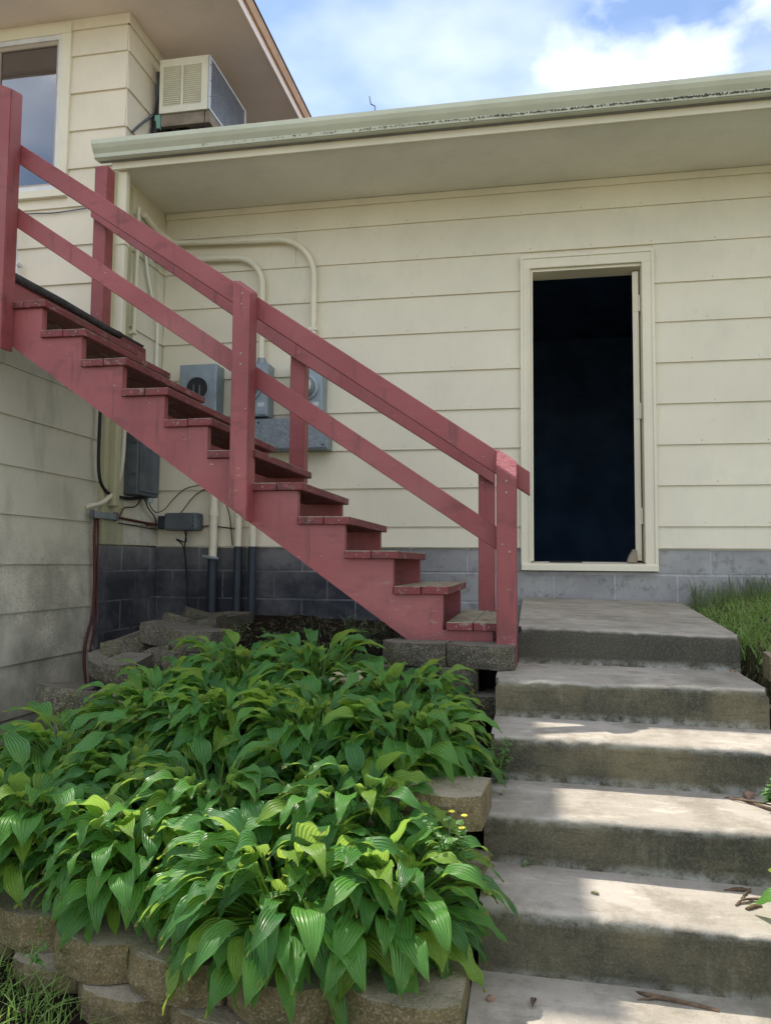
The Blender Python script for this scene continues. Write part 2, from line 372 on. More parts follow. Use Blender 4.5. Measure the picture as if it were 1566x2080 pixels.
# ------------------------------------------------------------------ ground
T1 = [(-3.4, 2.6), (-2.6, 2.45), (-1.8, 2.12), (-1.38, 1.95), (-1.11, 1.84), (-.85, 1.79), (-.56, 1.75), (-.42, 1.745), (-.15, 1.72)]
T2 = [(-2.25, 4.3), (-2.1, 3.7), (-1.95, 3.3), (-1.78, 2.85), (-1.55, 2.58), (-1.2, 2.42), (-.8, 2.32), (-.42, 2.22), (-.16, 2.16)]
T3 = [(-2.08, 5.3), (-2.02, 4.2), (-1.95, 3.85), (-1.75, 3.52), (-1.4, 3.36), (-1.0, 3.3), (-.5, 3.22), (-.1, 3.17)]
def yat(T, x):
    return float(np.interp(x, [p[0] for p in T], [p[1] for p in T], left=99, right=T[-1][1]))
def ss(a, b, x): t = min(1, max(0, (x-a)/(b-a))); return t*t*(3-2*t)
def height(x, y):
    if x < -.12:
        z = .46 + .03*math.sin(x*3)
        if y < 1.2: z -= (1.2-max(y, -8))*.05
        yy = yat(T1, x)
        if y > yy + .12: z = .60 + .16*ss(yy+.12, yy+.5, y)
        if x < -1.95 - .0: z = min(z, .60) if y > 2.3 else z
        y2 = yat(T2, x)
        if y > y2 + .12: z = .84 + .18*ss(y2+.1, y2+.7, y)
        y3 = yat(T3, x)
        if -1.55 < x < -.62 and y > y2 + .12: z = .84 + .35*ss(y2+.1, y2+1.35, y)
        elif y > y3 + .12: z = 1.16 + .05*ss(y3, 5.4, y)
        if x > -.19: z = min(z, .5 + (z-.5)*ss(-.12, -.19, x))
    elif x < .86:
        z = .36 - (1.2-max(y, -8))*.03 if y < 1.2 else .36
    else:
        z = .40 + .1*ss(.86, 1.4, x)
        if y < 1.2: z -= (1.2-max(y, -8))*.04
        z += .30*ss(2.0, 2.5, y) + .17*ss(2.6, 3.0, y) + .34*ss(3.22, 3.30, y) + .08*ss(3.3, 5.3, y)
        if x < .98: z = .5 + (z-.5)*ss(.86, .95, x)
    return z
gx = sorted(set([-80, -50, -30, -18, -12, -8, -6, -4.8, -4] + [round(-3.4+.045*i, 4) for i in range(152)] + [4, 5, 7, 10, 16, 28, 50, 80]))
gy = sorted(set([-80, -50, -30, -18, -12, -8, -5, -3, -2, -1, -.4] + [round(0+.045*i, 4) for i in range(121)] + [5.6, 7, 9, 12, 18, 30, 50, 80]))
vs = []; rr = random.Random(3)
for y in gy:
    for x in gx:
        near = abs(x) < 3.3 and 0 < y < 5.45
        vs.append((x, y, height(max(-3.2, min(x, 6)), min(y, 5.4)) + (rr.uniform(-.009, .009) if near else 0)))
nx = len(gx); fs = [(j*nx+i, j*nx+i+1, (j+1)*nx+i+1, (j+1)*nx+i) for j in range(len(gy)-1) for i in range(nx-1)]
me = bpy.data.meshes.new('ground'); me.from_pydata(vs, [], fs)
for p in me.polygons: p.use_smooth = True
me.materials.append(M_ground); g = bpy.data.objects.new('ground', me); COL.objects.link(g); g['kind'] = 'structure'

# ------------------------------------------------------------------ low wing of the house
D = 5.41; XB = -2.787; XR = 6.2
wing = thing('house_wing', 'low cream house wing with long gutter, lap siding and a dark open doorway', 'house', (0, D, 1.2))
def board_y(x0, x1, z0, z1, y, rnd):       # lap board on a wall that faces -Y
    t = rnd.uniform(-.0012, .0012)
    return MB().prism([(y-.002, z0), (y-.020+t, z0), (y-.0195+t, z0+.003), (y-.005, z1+.012), (y-.002, z1+.012)], 0, x0, x1)
def board_x(y0, y1, z0, z1, x, rnd):       # lap board on a wall that faces +X
    t = rnd.uniform(-.0012, .0012)
    return MB().prism([(x+.002, z0), (x+.020+t, z0), (x+.0195+t, z0+.003), (x+.005, z1+.012), (x+.002, z1+.012)], 1, y0, y1)
lines = [1.711, 1.857, 2.132, 2.407, 2.686, 2.968, 3.248, 3.520, 3.795, 4.069, 4.27]
DL, DR = -.066, .824
for a, b in zip(lines, lines[1:]):
    jx = {3.795: -1.72}.get(a)
    spans = [(XB+.02, DL-.001), (DR+.001, XR)] if a < 3.7 else [(XB+.02, XR)]
    for x0, x1 in spans:
        if jx and x0 < jx < x1:
            obj('siding_board', board_y(x0, jx-.0012, a, b, D, random), M_sid, wing); obj('siding_board', board_y(jx+.0012, x1, a, b, D, random), M_sid, wing)
        else: obj('siding_board', board_y(x0, x1, a, b, D, random), M_sid, wing)
nails = MB(); rr = random.Random(41)
for a in lines[1:-1]:
    x = XB + .2 + rr.uniform(0, .2)
    while x < 2.4:
        if not (DL-.03 < x < DR+.03 and a < 3.75): nails.disc((x, D-.0190, a+.022+rr.uniform(-.004, .004)), (0, -1, 0), [(0, .0042), (.0012, .0034)], 6)
        x += .405 + rr.uniform(-.015, .015)
obj('nail_heads', nails, M_nail, wing, kind='stuff')
w = MB().box(XB, DL+.05, D, D+.14, 1.70, 4.27).box(DR-.05, XR, D, D+.14, 1.70, 4.27).box(DL+.05, DR-.05, D, D+.14, 3.70, 4.27)
obj('wall', w, M_sid, wing)
obj('frieze_board', MB().box(XB+.02, XR, D-.026, D-.003, 4.232, 4.281, bev=.002), M_trim, wing)
# foundation
def fblocks(parent, horizontal, lo, hi, zt, rows, face, offs):
    z1 = zt
    for r, zb in enumerate(rows):
        x = lo + offs[r % 2]-.4
        while x < hi:
            a, b = max(x+.006, lo), min(x+.394, hi)
            if horizontal and r == 0 and b > DL and a < DR:
                if a < DL: b = DL-.002
                elif b > DR: a = DR+.002
                else: x += .4; continue
            if b-a > .03:
                j = random.uniform(-.0015, .0015)
                if horizontal: mb = MB().box(a, b, face-.02+j, face+.06, zb+.006, z1-.006, bev=.003)
                else: mb = MB().box(face-.06, face+.02+j, a, b, zb+.005, z1-.005, bev=.003)
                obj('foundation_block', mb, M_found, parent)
            x += .4
        z1 = zb
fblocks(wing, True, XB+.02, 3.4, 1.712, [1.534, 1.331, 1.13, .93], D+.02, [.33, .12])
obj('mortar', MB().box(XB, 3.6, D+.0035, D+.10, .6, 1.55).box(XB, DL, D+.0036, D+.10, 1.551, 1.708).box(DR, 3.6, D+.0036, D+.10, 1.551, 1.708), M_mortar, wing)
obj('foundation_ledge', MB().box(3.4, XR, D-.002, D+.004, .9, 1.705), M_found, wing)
# eave
YF = 4.645
obj('soffit', MB().box(XB+.001, XR, YF+.012, D, 4.284, 4.30), M_soffit, wing)
f = obj('fascia', MB().box(XB-.0, XR, YF-.008, YF+.014, 4.252, 4.425, bev=.002), M_trim, wing)
obj('fascia_trim', MB().box(XB-.0, XR, YF+.0141, YF+.034, 4.268, 4.2835), M_trim, f)
gp = [(YF-.009, 4.42), (YF-.009, 4.302), (YF-.072, 4.296), (YF-.082, 4.303), (YF-.088, 4.325), (YF-.112, 4.352), (YF-.126, 4.375), (YF-.130, 4.402), (YF-.120, 4.402), (YF-.118, 4.392),
      (YF-.112, 4.378), (YF-.10, 4.358), (YF-.078, 4.330), (YF-.068, 4.308), (YF-.016, 4.312), (YF-.016, 4.42)]
gut = obj('gutter', MB().prism(gp, 0, -2.872, XR), M_gutter, wing)
obj('gutter_underside', MB().hexa([(-2.87, YF-.080, 4.2995), (XR, YF-.080, 4.2995), (XR, YF-.009, 4.2985), (-2.87, YF-.009, 4.2985), (-2.87, YF-.080, 4.3005), (XR, YF-.080, 4.3005), (XR, YF-.009, 4.2995), (-2.87, YF-.009, 4.2995)]), M_under, gut)
obj('end_cap', MB().prism([gp[i] for i in (0, 1, 2, 3, 4, 5, 6, 7)], 0, -2.877, -2.869), M_gutter, gut)
gm = MB(); rr = random.Random(11)
for i in range(4200):
    x = -2.3 + 6.6*rr.random()**.8; wd = rr.uniform(.002, .007)
    if rr.random() > (.08 + .92*ss(-1.9, 1.2, x))*(.45 + .55*ss(-.3, .2, mn.noise(Vector((x*14, 1, 0))))): continue
    c = YF-.0885; zc = 4.3165 + mn.noise(Vector((x*7, 3, 0)))*.005 + rr.gauss(0, .0028); h_ = rr.uniform(.001, .0042)
    gm.hexa([(x, c-.0015, zc-h_), (x+wd, c-.0015, zc-h_*.6), (x+wd, c+.004, zc-h_), (x, c+.004, zc-h_), (x+wd*.2, c-.0015, zc+h_), (x+wd*.8, c-.0015, zc+h_*.7), (x+wd, c+.004, zc+h_), (x, c+.004, zc+h_)])
obj('gutter_grime', gm, M_grime, wing, kind='stuff')
obj('roof', MB().prism([(YF-.03, 4.418), (YF-.03, 4.432), (9.8, 5.30), (9.8, 5.10), (YF+.02, 4.420)], 0, XB+.0, XR+.2), M_roof, wing)
# doorway
fr = obj('door_frame', MB().box(DL, -.002, D-.034, D+.02, 1.60, 3.742, bev=.003).box(.746, DR, D-.034, D+.02, 1.60, 3.742, bev=.003).box(DL, DR, D-.036, D+.02, 3.668, 3.746, bev=.003), M_trim, wing)
obj('casing_bead', MB().box(DL-.004, DL+.016, D-.044, D-.030, 1.60, 3.750, bev=.002).box(DR-.016, DR+.004, D-.044, D-.030, 1.60, 3.750, bev=.002).box(DL-.004, DR+.004, D-.045, D-.031, 3.735, 3.756, bev=.002)
    .box(-.016, -.002, D-.041, D-.03, 1.61, 3.664, bev=.002).box(.746, .760, D-.041, D-.03, 1.61, 3.664, bev=.002), M_trim, fr)
obj('jamb', MB().box(-.001, .016, D-.012, D+.16, 1.62, 3.667).box(.7455, .764, D-.012, D+.16, 1.62, 3.667).box(-.001, .764, D-.010, D+.16, 3.650, 3.667), M_trim, fr)
obj('door_sill', MB().prism([(D-.055, 1.556), (D-.055, 1.594), (D-.04, 1.604), (D+.14, 1.618), (D+.14, 1.556)], 0, DL-.002, DR+.004, .002), M_trim, fr)
leafM = Matrix.Translation((.738, D+.035, 0)) @ Matrix.Rotation(math.radians(-14), 4, 'Z')
dl = obj('door', MB().box(-.046, -.006, 0, .74, 1.628, 3.632, M=leafM, bev=.002), M_trim, wing, label='door leaf swung inward, its cream edge and three hinges showing')
for z in (3.40, 2.65, 1.93):
    hm = MB().box(-.040, -.004, -.004, 0, z-.052, z+.052, M=leafM).tube([(.736, D+.028, z-.055), (.736, D+.028, z+.055)], .007, 8)
    obj('hinge', hm, M_trim, dl)
obj('interior_wall', MB().box(-2.2, 3.2, 9.2, 9.3, 1.55, 4.25).box(-2.3, -2.2, D+.15, 9.3, 1.55, 4.25).box(3.2, 3.3, D+.15, 9.3, 1.55, 4.25).box(-2.2, DL+.05, D+.141, D+.16, 1.55, 4.25).box(DR-.05, 3.2, D+.141, D+.16, 1.55, 4.25), M_int, wing)
obj('interior_floor', MB().box(-2.3, 3.3, D+.141, 9.3, 1.50, 1.612), M_int, wing)
obj('interior_ceiling', MB().box(-2.3, 3.3, D+.141, 9.3, 4.26, 4.30), M_int, wing)
obj('end_wall', MB().box(XR-.1, XR, D+.14, 9.8, .8, 4.6).box(XB, XR, 9.4, 9.5, .8, 5.0), M_sid, wing)
tag(obj('door_wedge', MB().prism([(.632, 1.614), (.70, 1.614), (.695, 1.70), (.672, 1.705), (.645, 1.66)], 1, D+.0, D+.05, .004), M_wood), 'small tan stone wedge holding the open door at the sill', 'wedge')
tag(obj('doorway_strip', MB().box(.12, .34, D+.02, D+.045, 1.612, 1.622, bev=.002), M_black), 'thin black strip lying on the cream door sill', 'strip')

# ------------------------------------------------------------------ taller house on the left
house = thing('house', 'taller warm cream house at the left with window, deep soffit and rake edge', 'house', (-3.2, 4.79, 1.0))
YW = 4.79
hl = [3.04, 3.253, 3.53, 3.807, 4.086, 4.363, 4.64, 4.917, 5.194, 5.46]
WX0, WX1, WZ0, WZ1 = -4.47, -3.21, 4.160, 5.437
for a, b in zip(hl, hl[1:]):
    for (x0, x1) in (((-6.4, XB+.004),) if (b < 4.17) else ((-6.4, WX0), (WX1, XB+.004))):
        obj('siding_board', board_y(x0, x1, a, b, YW, random), M_hsid, house)
obj('siding_board', board_y(WX0, WX1, 4.086, 4.163, YW, random), M_hsid, house)
for a, b in zip(hl, hl[1:]):
    if b > 4.2: obj('siding_board', board_x(YW-.006, 10.5, a, b, XB, random), M_hsid, house)
# side wall below the eave, behind the conduits
for a, b in zip(lines, lines[1:]):
    obj('siding_board', board_x(YW+.10, D-.004, a, min(b, 4.275), XB, random), M_sidm, house)
al = [.42, .734, 1.027, 1.308, 1.575, 1.848, 2.116, 2.39, 2.66, 2.90]
for a, b in zip(al, al[1:]):
    obj('siding_board', board_x(3.36, 4.62, a, b, -2.812, random), M_sidm, house)
    obj('siding_board', board_y(-6.4, -2.80, a, b, 3.36, random), M_sidm, house)
obj('corner_board', MB().box(XB-.03, XB+.022, 4.622, YW+.10, 1.705, 4.24, bev=.003), M_yel, house)
obj('corner_board', MB().box(XB-.10, XB+.020, YW-.024, YW-.0165, 3.04, 4.24, bev=.002), M_hsid, house)
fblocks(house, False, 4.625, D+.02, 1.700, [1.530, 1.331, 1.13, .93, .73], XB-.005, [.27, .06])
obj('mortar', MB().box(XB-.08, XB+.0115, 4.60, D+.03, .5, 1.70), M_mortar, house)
ds = thing('downspout', 'cream rectangular downspout at the house corner behind the upper stairs', 'downspout', (-2.75, 4.7, 1.9))
obj('pipe', MB().box(-2.805, -2.700, 4.675, 4.730, 3.11, 4.26, bev=.008), M_trim, ds)
obj('pipe', MB().box(-2.795, -2.712, 4.675, 4.738, 1.96, 3.11, bev=.006), M_yel, ds)
obj('collar', MB().box(-2.812, -2.693, 4.668, 4.737, 3.085, 3.125, bev=.004), M_trim, ds)
obj('collar', MB().box(-2.812, -2.693, 4.668, 4.737, 3.74, 3.76, bev=.003), M_trim, ds)
core = MB().box(-6.4, XB, YW, 10.5, 2.9, 5.46).box(-6.4, XB-.03, 3.38, 4.79, .3, 2.89).box(-6.4, XB-.05, 4.79, 10.5, .3, 2.89)
core.box(-6.4, WX0+.06, YW-.001, YW+.002, 3.1, 5.4)
obj('wall', core, M_hsid, house)
obj('frieze_board', MB().box(-6.4, XB+.0215, YW-.026, YW-.003, 5.385, 5.4655, bev=.002), M_hsid, house)
obj('frieze_board', MB().box(XB+.003, XB+.026, YW-.024, 10.5, 5.385, 5.4655, bev=.002), M_hsid, house)
EX, EY = -1.985, 4.30
obj('soffit', MB().box(-6.4, EX, EY, YW, 5.467, 5.482).box(XB-.1, EX, YW, 11.3, 5.467, 5.482), M_hsoff, house)
fa = obj('fascia', MB().box(EX-.0, EX+.020, EY-.02, 11.3, 5.452, 5.605, bev=.002).box(-6.4, EX-.001, EY-.020, EY-.0, 5.452, 5.605, bev=.002), M_hsoff, house)
obj('drip_board', MB().box(EX+.0205, EX+.040, EY-.04, 11.3, 5.520, 5.622, bev=.002).box(-6.4, EX+.02, EY-.040, EY-.0205, 5.52, 5.622, bev=.002), M_lead, fa)
rf = MB().hexa([(-6.4, EY-.05, 5.623), (EX+.05, EY-.05, 5.623), (EX+.05, 11.3, 5.623), (-6.4, 11.3, 5.623), (-6.4, 7.6, 7.1), (-5.6, 7.6, 7.1), (-5.6, 7.7, 7.1), (-6.4, 7.7, 7.1)])
obj('roof', rf, M_roof, house)
# window
wf = obj('window', MB().box(WX0, WX1, YW-.040, YW-.004, WZ1-.075, WZ1, bev=.003).box(WX0, WX1, YW-.045, YW-.004, WZ0, WZ0+.055, bev=.003)
    .box(WX0, WX0+.075, YW-.038, YW-.004, WZ0+.055, WZ1-.075, bev=.003).box(WX1-.075, WX1, YW-.038, YW-.004, WZ0+.055, WZ1-.075, bev=.003), M_trim, house)
a0, a1, c0, c1 = WX0+.075, WX1-.075, WZ0+.055, WZ1-.075
obj('frame', MB().box(a0, a1, YW-.030, YW+.02, c0, c0+.035).box(a0, a1, YW-.030, YW+.02, c1-.035, c1).box(a0, a0+.025, YW-.029, YW+.02, c0+.035, c1-.035).box(a1-.025, a1, YW-.029, YW+.02, c0+.035, c1-.035), M_white, wf)
xm = -3.815
obj('sash', MB().box(xm-.03, xm+.03, YW-.020, YW+.02, c0+.035, c1-.035).box(xm+.03, a1-.025, YW-.018, YW+.02, c1-.065, c1-.035).box(xm+.03, a1-.025, YW-.018, YW+.02, c0+.035, c0+.055)
    .box(a1-.045, a1-.025, YW-.0175, YW+.02, c0+.055, c1-.065), M_sash, wf)
obj('pane', MB().box(xm+.03, a1-.045, YW-.006, YW-.002, c0+.055, c1-.065), M_glass, wf)
obj('pane', MB().box(a0+.025, xm-.03, YW-.006, YW-.002, c0+.035, c1-.035), M_glass, wf)
cb = MB().tube(smooth_path([(-4.6, YW-.022, 4.05), (-3.58, YW-.024, 4.058), (-3.3, YW-.022, 4.050), (-3.0, YW-.024, 4.066), (-2.83, YW-.022, 4.07)]), .0045, 6)
tag(obj('wall_cable', cb, M_panel), 'thin grey cable stapled along the siding under the window', 'cable')

# ------------------------------------------------------------------ landing and its carpet edge
land = thing('stair_landing', 'red timber landing at the head of the stairs with dark carpeted edge', 'landing', (-2.8, 4.0, 2.9))
for k in range(17):
    x1 = -2.57-.143*k
    obj('deck_board', MB().box(x1-.139, x1, 3.37, YW-.02, 3.00, 3.038, bev=.003), M_tread, land)
obj('edge_joist', MB().box(-2.600, -2.563, 3.372, YW-.03, 2.86, 2.999, bev=.003), M_red, land)
obj('side_joist', MB().box(-5.0, -2.601, 3.372, 3.41, 2.86, 2.999, bev=.003), M_red, land)
obj('carpet_nosing', MB().tube([(-2.565, 3.375, 3.03), (-2.562, 3.8, 3.034), (-2.566, 4.3, 3.028), (-2.563, 4.42, 3.030)], .021, 12), M_rubber, land, smooth=True)
obj('carpet', MB().box(-4.8, -2.566, 3.42, YW-.06, 3.040, 3.052), M_rubber, land)
lp = obj('rail', MB().box(-5.0, -2.63, 3.375, 3.413, 3.74, 3.84, bev=.003), M_red, land)
obj('rail', MB().box(-5.0, -2.63, 3.375, 3.413, 3.36, 3.45, bev=.003), M_red, land)

# ------------------------------------------------------------------ wooden staircase
st = thing('wooden_staircase', 'dark red painted wooden staircase climbing left beside the wall, with railings', 'staircase', (-1.2, 3.8, 1.25))
N = 11; rise = .1540; run = .2222; z0 = 1.345; xn0 = -.130
def nose(i): return xn0 - run*i
def ztop(i): return z0 + rise*i
def stringer(y0, y1):
    poly = [(-.165, 1.252)]
    for i in range(N):
        poly.append((nose(i)-.028 if i else -.165, ztop(i)-.036)); poly.append((nose(i+1)-.028, ztop(i)-.036))
    poly.append((nose(N)-.028, 3.0)); poly[-1] = (-2.560, ztop(N-1)-.036) if False else poly[-1]
    poly.append((-2.62, 2.998)); poly.append((-2.62, 2.718)); poly.append((-.52, 1.252))
    return MB().prism(poly, 1, y0, y1)
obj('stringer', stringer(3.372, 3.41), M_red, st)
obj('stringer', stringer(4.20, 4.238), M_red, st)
rr = random.Random(5)
for i in range(N):
    xr = nose(i); y0 = 3.352; y1 = 4.268; zt = ztop(i); dep = .245 if i else .236
    for k in range(2):
        a = xr - dep + k*dep/2 + .0015; b = a + dep/2 - .003
        dz = rr.uniform(-.0015, .0015)
        obj('tread', MB().box(a, b, y0+rr.uniform(-.003, .003), y1+rr.uniform(-.006, .006), zt-.036+dz, zt+dz, bev=.003), M_tread if i < 9 else M_tread, st)
    if 0: obj('riser', MB().box(xr-.046, xr-.029, 3.411, 4.199, ztop(i-1)+.003, zt-.038), M_red, st)
obj('riser', MB().box(-.19, -.17, 3.411, 4.199, 1.24, z0-.037), M_red, st)
obj('riser', MB().box(nose(N)-.046, nose(N)-.029, 3.411, 4.199, ztop(N-1)+.003, 2.86), M_red, st)
def post(x0, x1, y0, y1, zb, zl, zr, front, zb2=None, mat=M_red):
    zb2 = zb if zb2 is None else zb2; e = .004
    p = [(x0, y0, zb), (x1, y0, zb2), (x1, y1, zb2), (x0, y1, zb), (x0, y0, zl-front), (x1, y0, zr-front), (x1, y1, zr), (x0, y1, zl)]
    mb = MB(); mb.hexa(p); bmesh.ops.bevel(mb.b, geom=mb.b.edges[:], offset=.004, segments=2, affect='EDGES')
    me = mb.mesh('post'); me.materials.append(mat); me.materials.append(M_pink)
    for f in me.polygons:
        if f.normal.z > .25: f.material_index = 1
    o = bpy.data.objects.new('post', me); COL.objects.link(o); o.parent = st; me.transform(Matrix.Translation(-st.location)); return o
post(-.146, -.060, 3.283, 3.371, 1.172, 2.105, 2.045, .085)
post(-1.345, -1.257, 3.283, 3.371, 1.860, 2.925, 2.860, .030, 1.780)
post(-2.625, -2.535, 3.283, 3.371, 2.66, 4.005, 3.965, .02, 2.63)
post(-2.665, -2.576, 4.239, 4.327, 2.86, 4.055, 4.055, .0)
post(-1.372, -1.284, 4.239, 4.327, 1.95, 2.86, 2.81, .0)
post(-.285, -.197, 4.239, 4.327, 1.24, 2.16, 2.10, .0)
def rail(xa, xb, za, zb, th, y0, y1):
    mb = MB().prism([(xa, za), (xa, za-th), (xb, zb-th), (xb, zb)], 1, y0, y1, .003); return obj('rail', mb, M_red, st)
rail(-2.63, -.005, 3.768, 1.997, .104, 3.372, 3.410)          # near hand rail
rail(-2.63, -.150, 3.436, 1.763, .104, 3.3725, 3.4105)          # near lower rail
rail(-2.66, -1.3305, 3.86, 2.913, .145, 4.200, 4.238)          # far hand rail, two lengths
rail(-1.330, -.200, 2.913, 2.178, .145, 4.2005, 4.238)
nl_ = MB()
for (x, z) in ((-.103, 1.95), (-.103, 1.90), (-.12, 1.68), (-.09, 1.65), (-1.30, 2.83), (-1.30, 2.78), (-1.30, 2.55), (-1.30, 2.50), (-1.30, 2.02), (-1.31, 1.92)):
    nl_.disc((x, 3.2825, z), (0, -1, 0), [(0, .005), (.0012, .004)], 8)
for i in range(N):
    for q in (.05, .19): nl_.disc((nose(i)-q, 3.3505, ztop(i)-.018), (0, -1, 0), [(0, .0035), (.002, .003)], 6)
obj('nail_heads', nl_, M_nail, st, kind='stuff')
tag(obj('white_tube', MB().tube([(-3.552, 4.70, 3.06), (-3.537, 4.70, 3.619), (-3.552, 4.70, 3.957)], .013, 10).box(-3.57, -3.53, 4.68, 4.72, 3.93, 3.99).box(-3.57, -3.52, 4.69, 4.75, 3.66, 3.68), M_white, smooth='auto'),
    'slim white metal tube standing on the landing below the window', 'tube')

# ------------------------------------------------------------------ concrete steps
steps = thing('concrete_steps', 'stained concrete steps rising to the doorway with a wide top platform', 'steps', (.35, 2.6, .4))
fy = [3.45, 3.004, 2.695, 2.342, 2.053, 1.74, 1.40]
ft = [(1.325, 1.306), (1.161, 1.156), (1.015, 1.008), (.865, .857), (.722, .706), (.556, .550), (.41, .41)]
xl = [-.057, -.137, -.139, -.141, -.138, -.150, -.152]; xr_ = [.851, .833, .836, .838, .842, .85, .852]
def step_mesh(i):
    y0 = fy[i]; y1 = 5.388 if i == 0 else fy[i-1]+.012
    zf = ft[i]; back = .05 if i == 0 else .007
    nx_, ny_ = 90, (24 if i == 0 else 10); r = .016; hgt = .40 if i == 0 else .30
    # cross-section from the foot of the riser, over the nose, to the back
    prof = [(0, -hgt), (0, -hgt*.75), (0, -.16), (0, -.13), (0, -.10), (0, -.07), (0, -.045), (0, -.03), (.001, -r), (.0045, -r*.5), (.010, -.0035), (r, 0), (.03, .0004)]
    dep = y1-y0
    for k in range(1, ny_+1): prof.append((.03+(dep-.03)*k/ny_, back*k/ny_))
    b = bmesh.new(); rows = []
    for (dy, dz) in prof:
        row = []
        for k in range(nx_+1):
            t = k/nx_; t = t if 0 < k < nx_ else t
            x = xl[i] + (xr_[i]-xl[i])*t
            if i == 0: x = xl[i] + (xr_[i] + .113*max(0, dy)/1.96 - xl[i])*t
            z = zf[0] + (zf[1]-zf[0])*t + dz
            y = y0 + dy
            co = Vector((x, y, z)); a = mn.noise(co*3.0)*.0035 + mn.noise(co*13)*.0018 + mn.noise(co*45)*.0012 + (abs(dy) < .02 and dz > -.03)*min(0, mn.noise(co*19+Vector((i, 0, 0)))+.12)*.016
            if k in (0, nx_): x += (-1 if k else 1)*0.012*(dz > -.02 and dy < .03); 
            if dz > -.03: co2 = Vector((x, y, z + a*(.6 if dy > .03 else 1)))
            else: co2 = Vector((x, y - a*1.4, z))
            row.append(b.verts.new(co2))
        rows.append(row)
    for r0, r1 in zip(rows, rows[1:]):
        for k in range(nx_): b.faces.new((r0[k], r0[k+1], r1[k+1], r1[k]))
    # side walls drop from the edges
    for k in (0, nx_):
        low = [b.verts.new((q[k].co.x + (.004 if k == 0 else -.004), q[k].co.y, zf[0]-hgt)) for q in rows]
        for a_, b_, c_, d_ in zip(rows, rows[1:], low, low[1:]):
            try: b.faces.new((a_[k], b_[k], d_, c_))
            except ValueError: pass
    bmesh.ops.recalc_face_normals(b, faces=b.faces[:]); me = bpy.data.meshes.new('step'); b.to_mesh(me); b.free()
    for p in me.polygons: p.use_smooth = True
    me.set_sharp_from_angle(angle=math.radians(60))
    me.transform(Matrix.Translation(-steps.location)); me.materials.append(M_conc); return me
for i in range(7):
    o = obj('step', step_mesh(i), M_conc, steps)
struct('path', MB().box(-.15, .85, -.6, 1.395, .20, .272), M_conc)
M_bounce = simple('pale_bounce_ground', (.55, .51, .44), .25, 3, .9, .2, bump=.6)
struct('bounce_ground', MB().box(-9, 9, -16, .52, -.2, .262).box(-.80, 9, .521, 1.39, -.2, .2615), M_bounce)  # unseen pale ground added to bounce sunlight onto the shaded walls and soffits

# ------------------------------------------------------------------ garden walls of split-face blocks
def block_mesh(k, w=.285, d=.24, h=.096):
    r = random.Random(100+k); b = bmesh.new(); nxx, nz = 9, 4
    ch = r.uniform(.045, .06)
    def front(u):  # faceted face: two chamfered corners
        a = abs(u)*2
        return 0 if a < .5 else (a-.5)/.5*ch
    F = [[None]*(nxx+1) for _ in range(nz+1)]
    for j in range(nz+1):
        for i in range(nxx+1):
            u = -.5 + i/nxx; co = Vector((u*w, front(u), j/nz*h))
            n = mn.noise(Vector((co.x*22+k*5, co.z*22, k)))*.010 + mn.noise(Vector((co.x*60+k*5, co.z*60, k)))*.005
            if j in (0, nz): n += .005
            F[j][i] = b.verts.new((co.x, co.y+n, co.z + (r.uniform(-.002, .002) if j in (0, nz) else 0)))
    B0 = [[b.verts.new(((-.5+i/nxx)*w*.86, d, z)) for i in (0, nxx)] for z in (0, h)]
    for j in range(nz):
        for i in range(nxx): b.faces.new((F[j][i], F[j][i+1], F[j+1][i+1], F[j+1][i]))
    b.faces.new([F[nz][i] for i in range(nxx+1)] + [B0[1][1], B0[1][0]])
    b.faces.new([F[0][i] for i in range(nxx, -1, -1)] + [B0[0][0], B0[0][1]])
    b.faces.new((B0[0][1], B0[0][0], B0[1][0], B0[1][1]))
    b.faces.new([F[j][0] for j in range(nz+1)] + [B0[1][0], B0[0][0]])
    b.faces.new([F[j][nxx] for j in range(nz, -1, -1)] + [B0[0][1], B0[1][1]])
    bmesh.ops.recalc_face_normals(b, faces=b.faces[:]); me = bpy.data.meshes.new('block'); b.to_mesh(me); b.free(); return me
BM = [block_mesh(k) for k in range(6)]
for q in BM: q.materials.append(M_blk)
BG = [q.copy() for q in BM]
for q in BG: q.materials.clear(); q.materials.append(M_blkg)
def place_block(parent, x, y, z, ang, k, scl=(1, 1, 1), grey=False, tilt=0):
    o = bpy.data.objects.new('block', (BG if grey else BM)[k % 6]); COL.objects.link(o); o.parent = parent
    o.location = Vector((x, y, z)) - parent.location; o.rotation_euler = (tilt, random.uniform(-.012, .012), ang); o.scale = scl
    return o
def poly_walk(T, s0, step, count):
    P = [Vector((a, b)) for a, b in T]; res = []; d = s0; acc = 0
    for a, b in zip(P, P[1:]):
        Ls = (b-a).length
        while d <= acc+Ls and len(res) < count:
            t = (d-acc)/Ls; res.append((a.lerp(b, t), math.atan2((b-a).y, (b-a).x))); d += step
        acc += Ls
    return res
def garden_wall(name, label, T, ztop, courses, count, grey=False, s0=.15, slope=0, skip=None):
    w = thing(name, label, 'garden wall', (T[0][0], T[0][1], ztop-.1*courses))
    k = 0
    for c in range(courses):
        for (p, a) in poly_walk(T[::-1], s0 + (.145 if c % 2 else 0), .292, count):
            if skip and skip(p, c): continue
            z = ztop - .0985*(c+1) + slope*(T[-1][0]-p.x)
            ang = a + math.pi
            place_block(w, p.x + math.sin(ang)*.022*c, p.y - math.cos(ang)*.022*c - .0, z, ang + random.uniform(-.04, .04), k + c*3, (random.uniform(.97, 1.0), 1, random.uniform(.98, 1.01)), grey); k += 1
    return w
garden_wall('garden_wall', 'lowest curved wall of tan split-face blocks in front of the hostas', T1, .632, 2, 11, s0=.15)
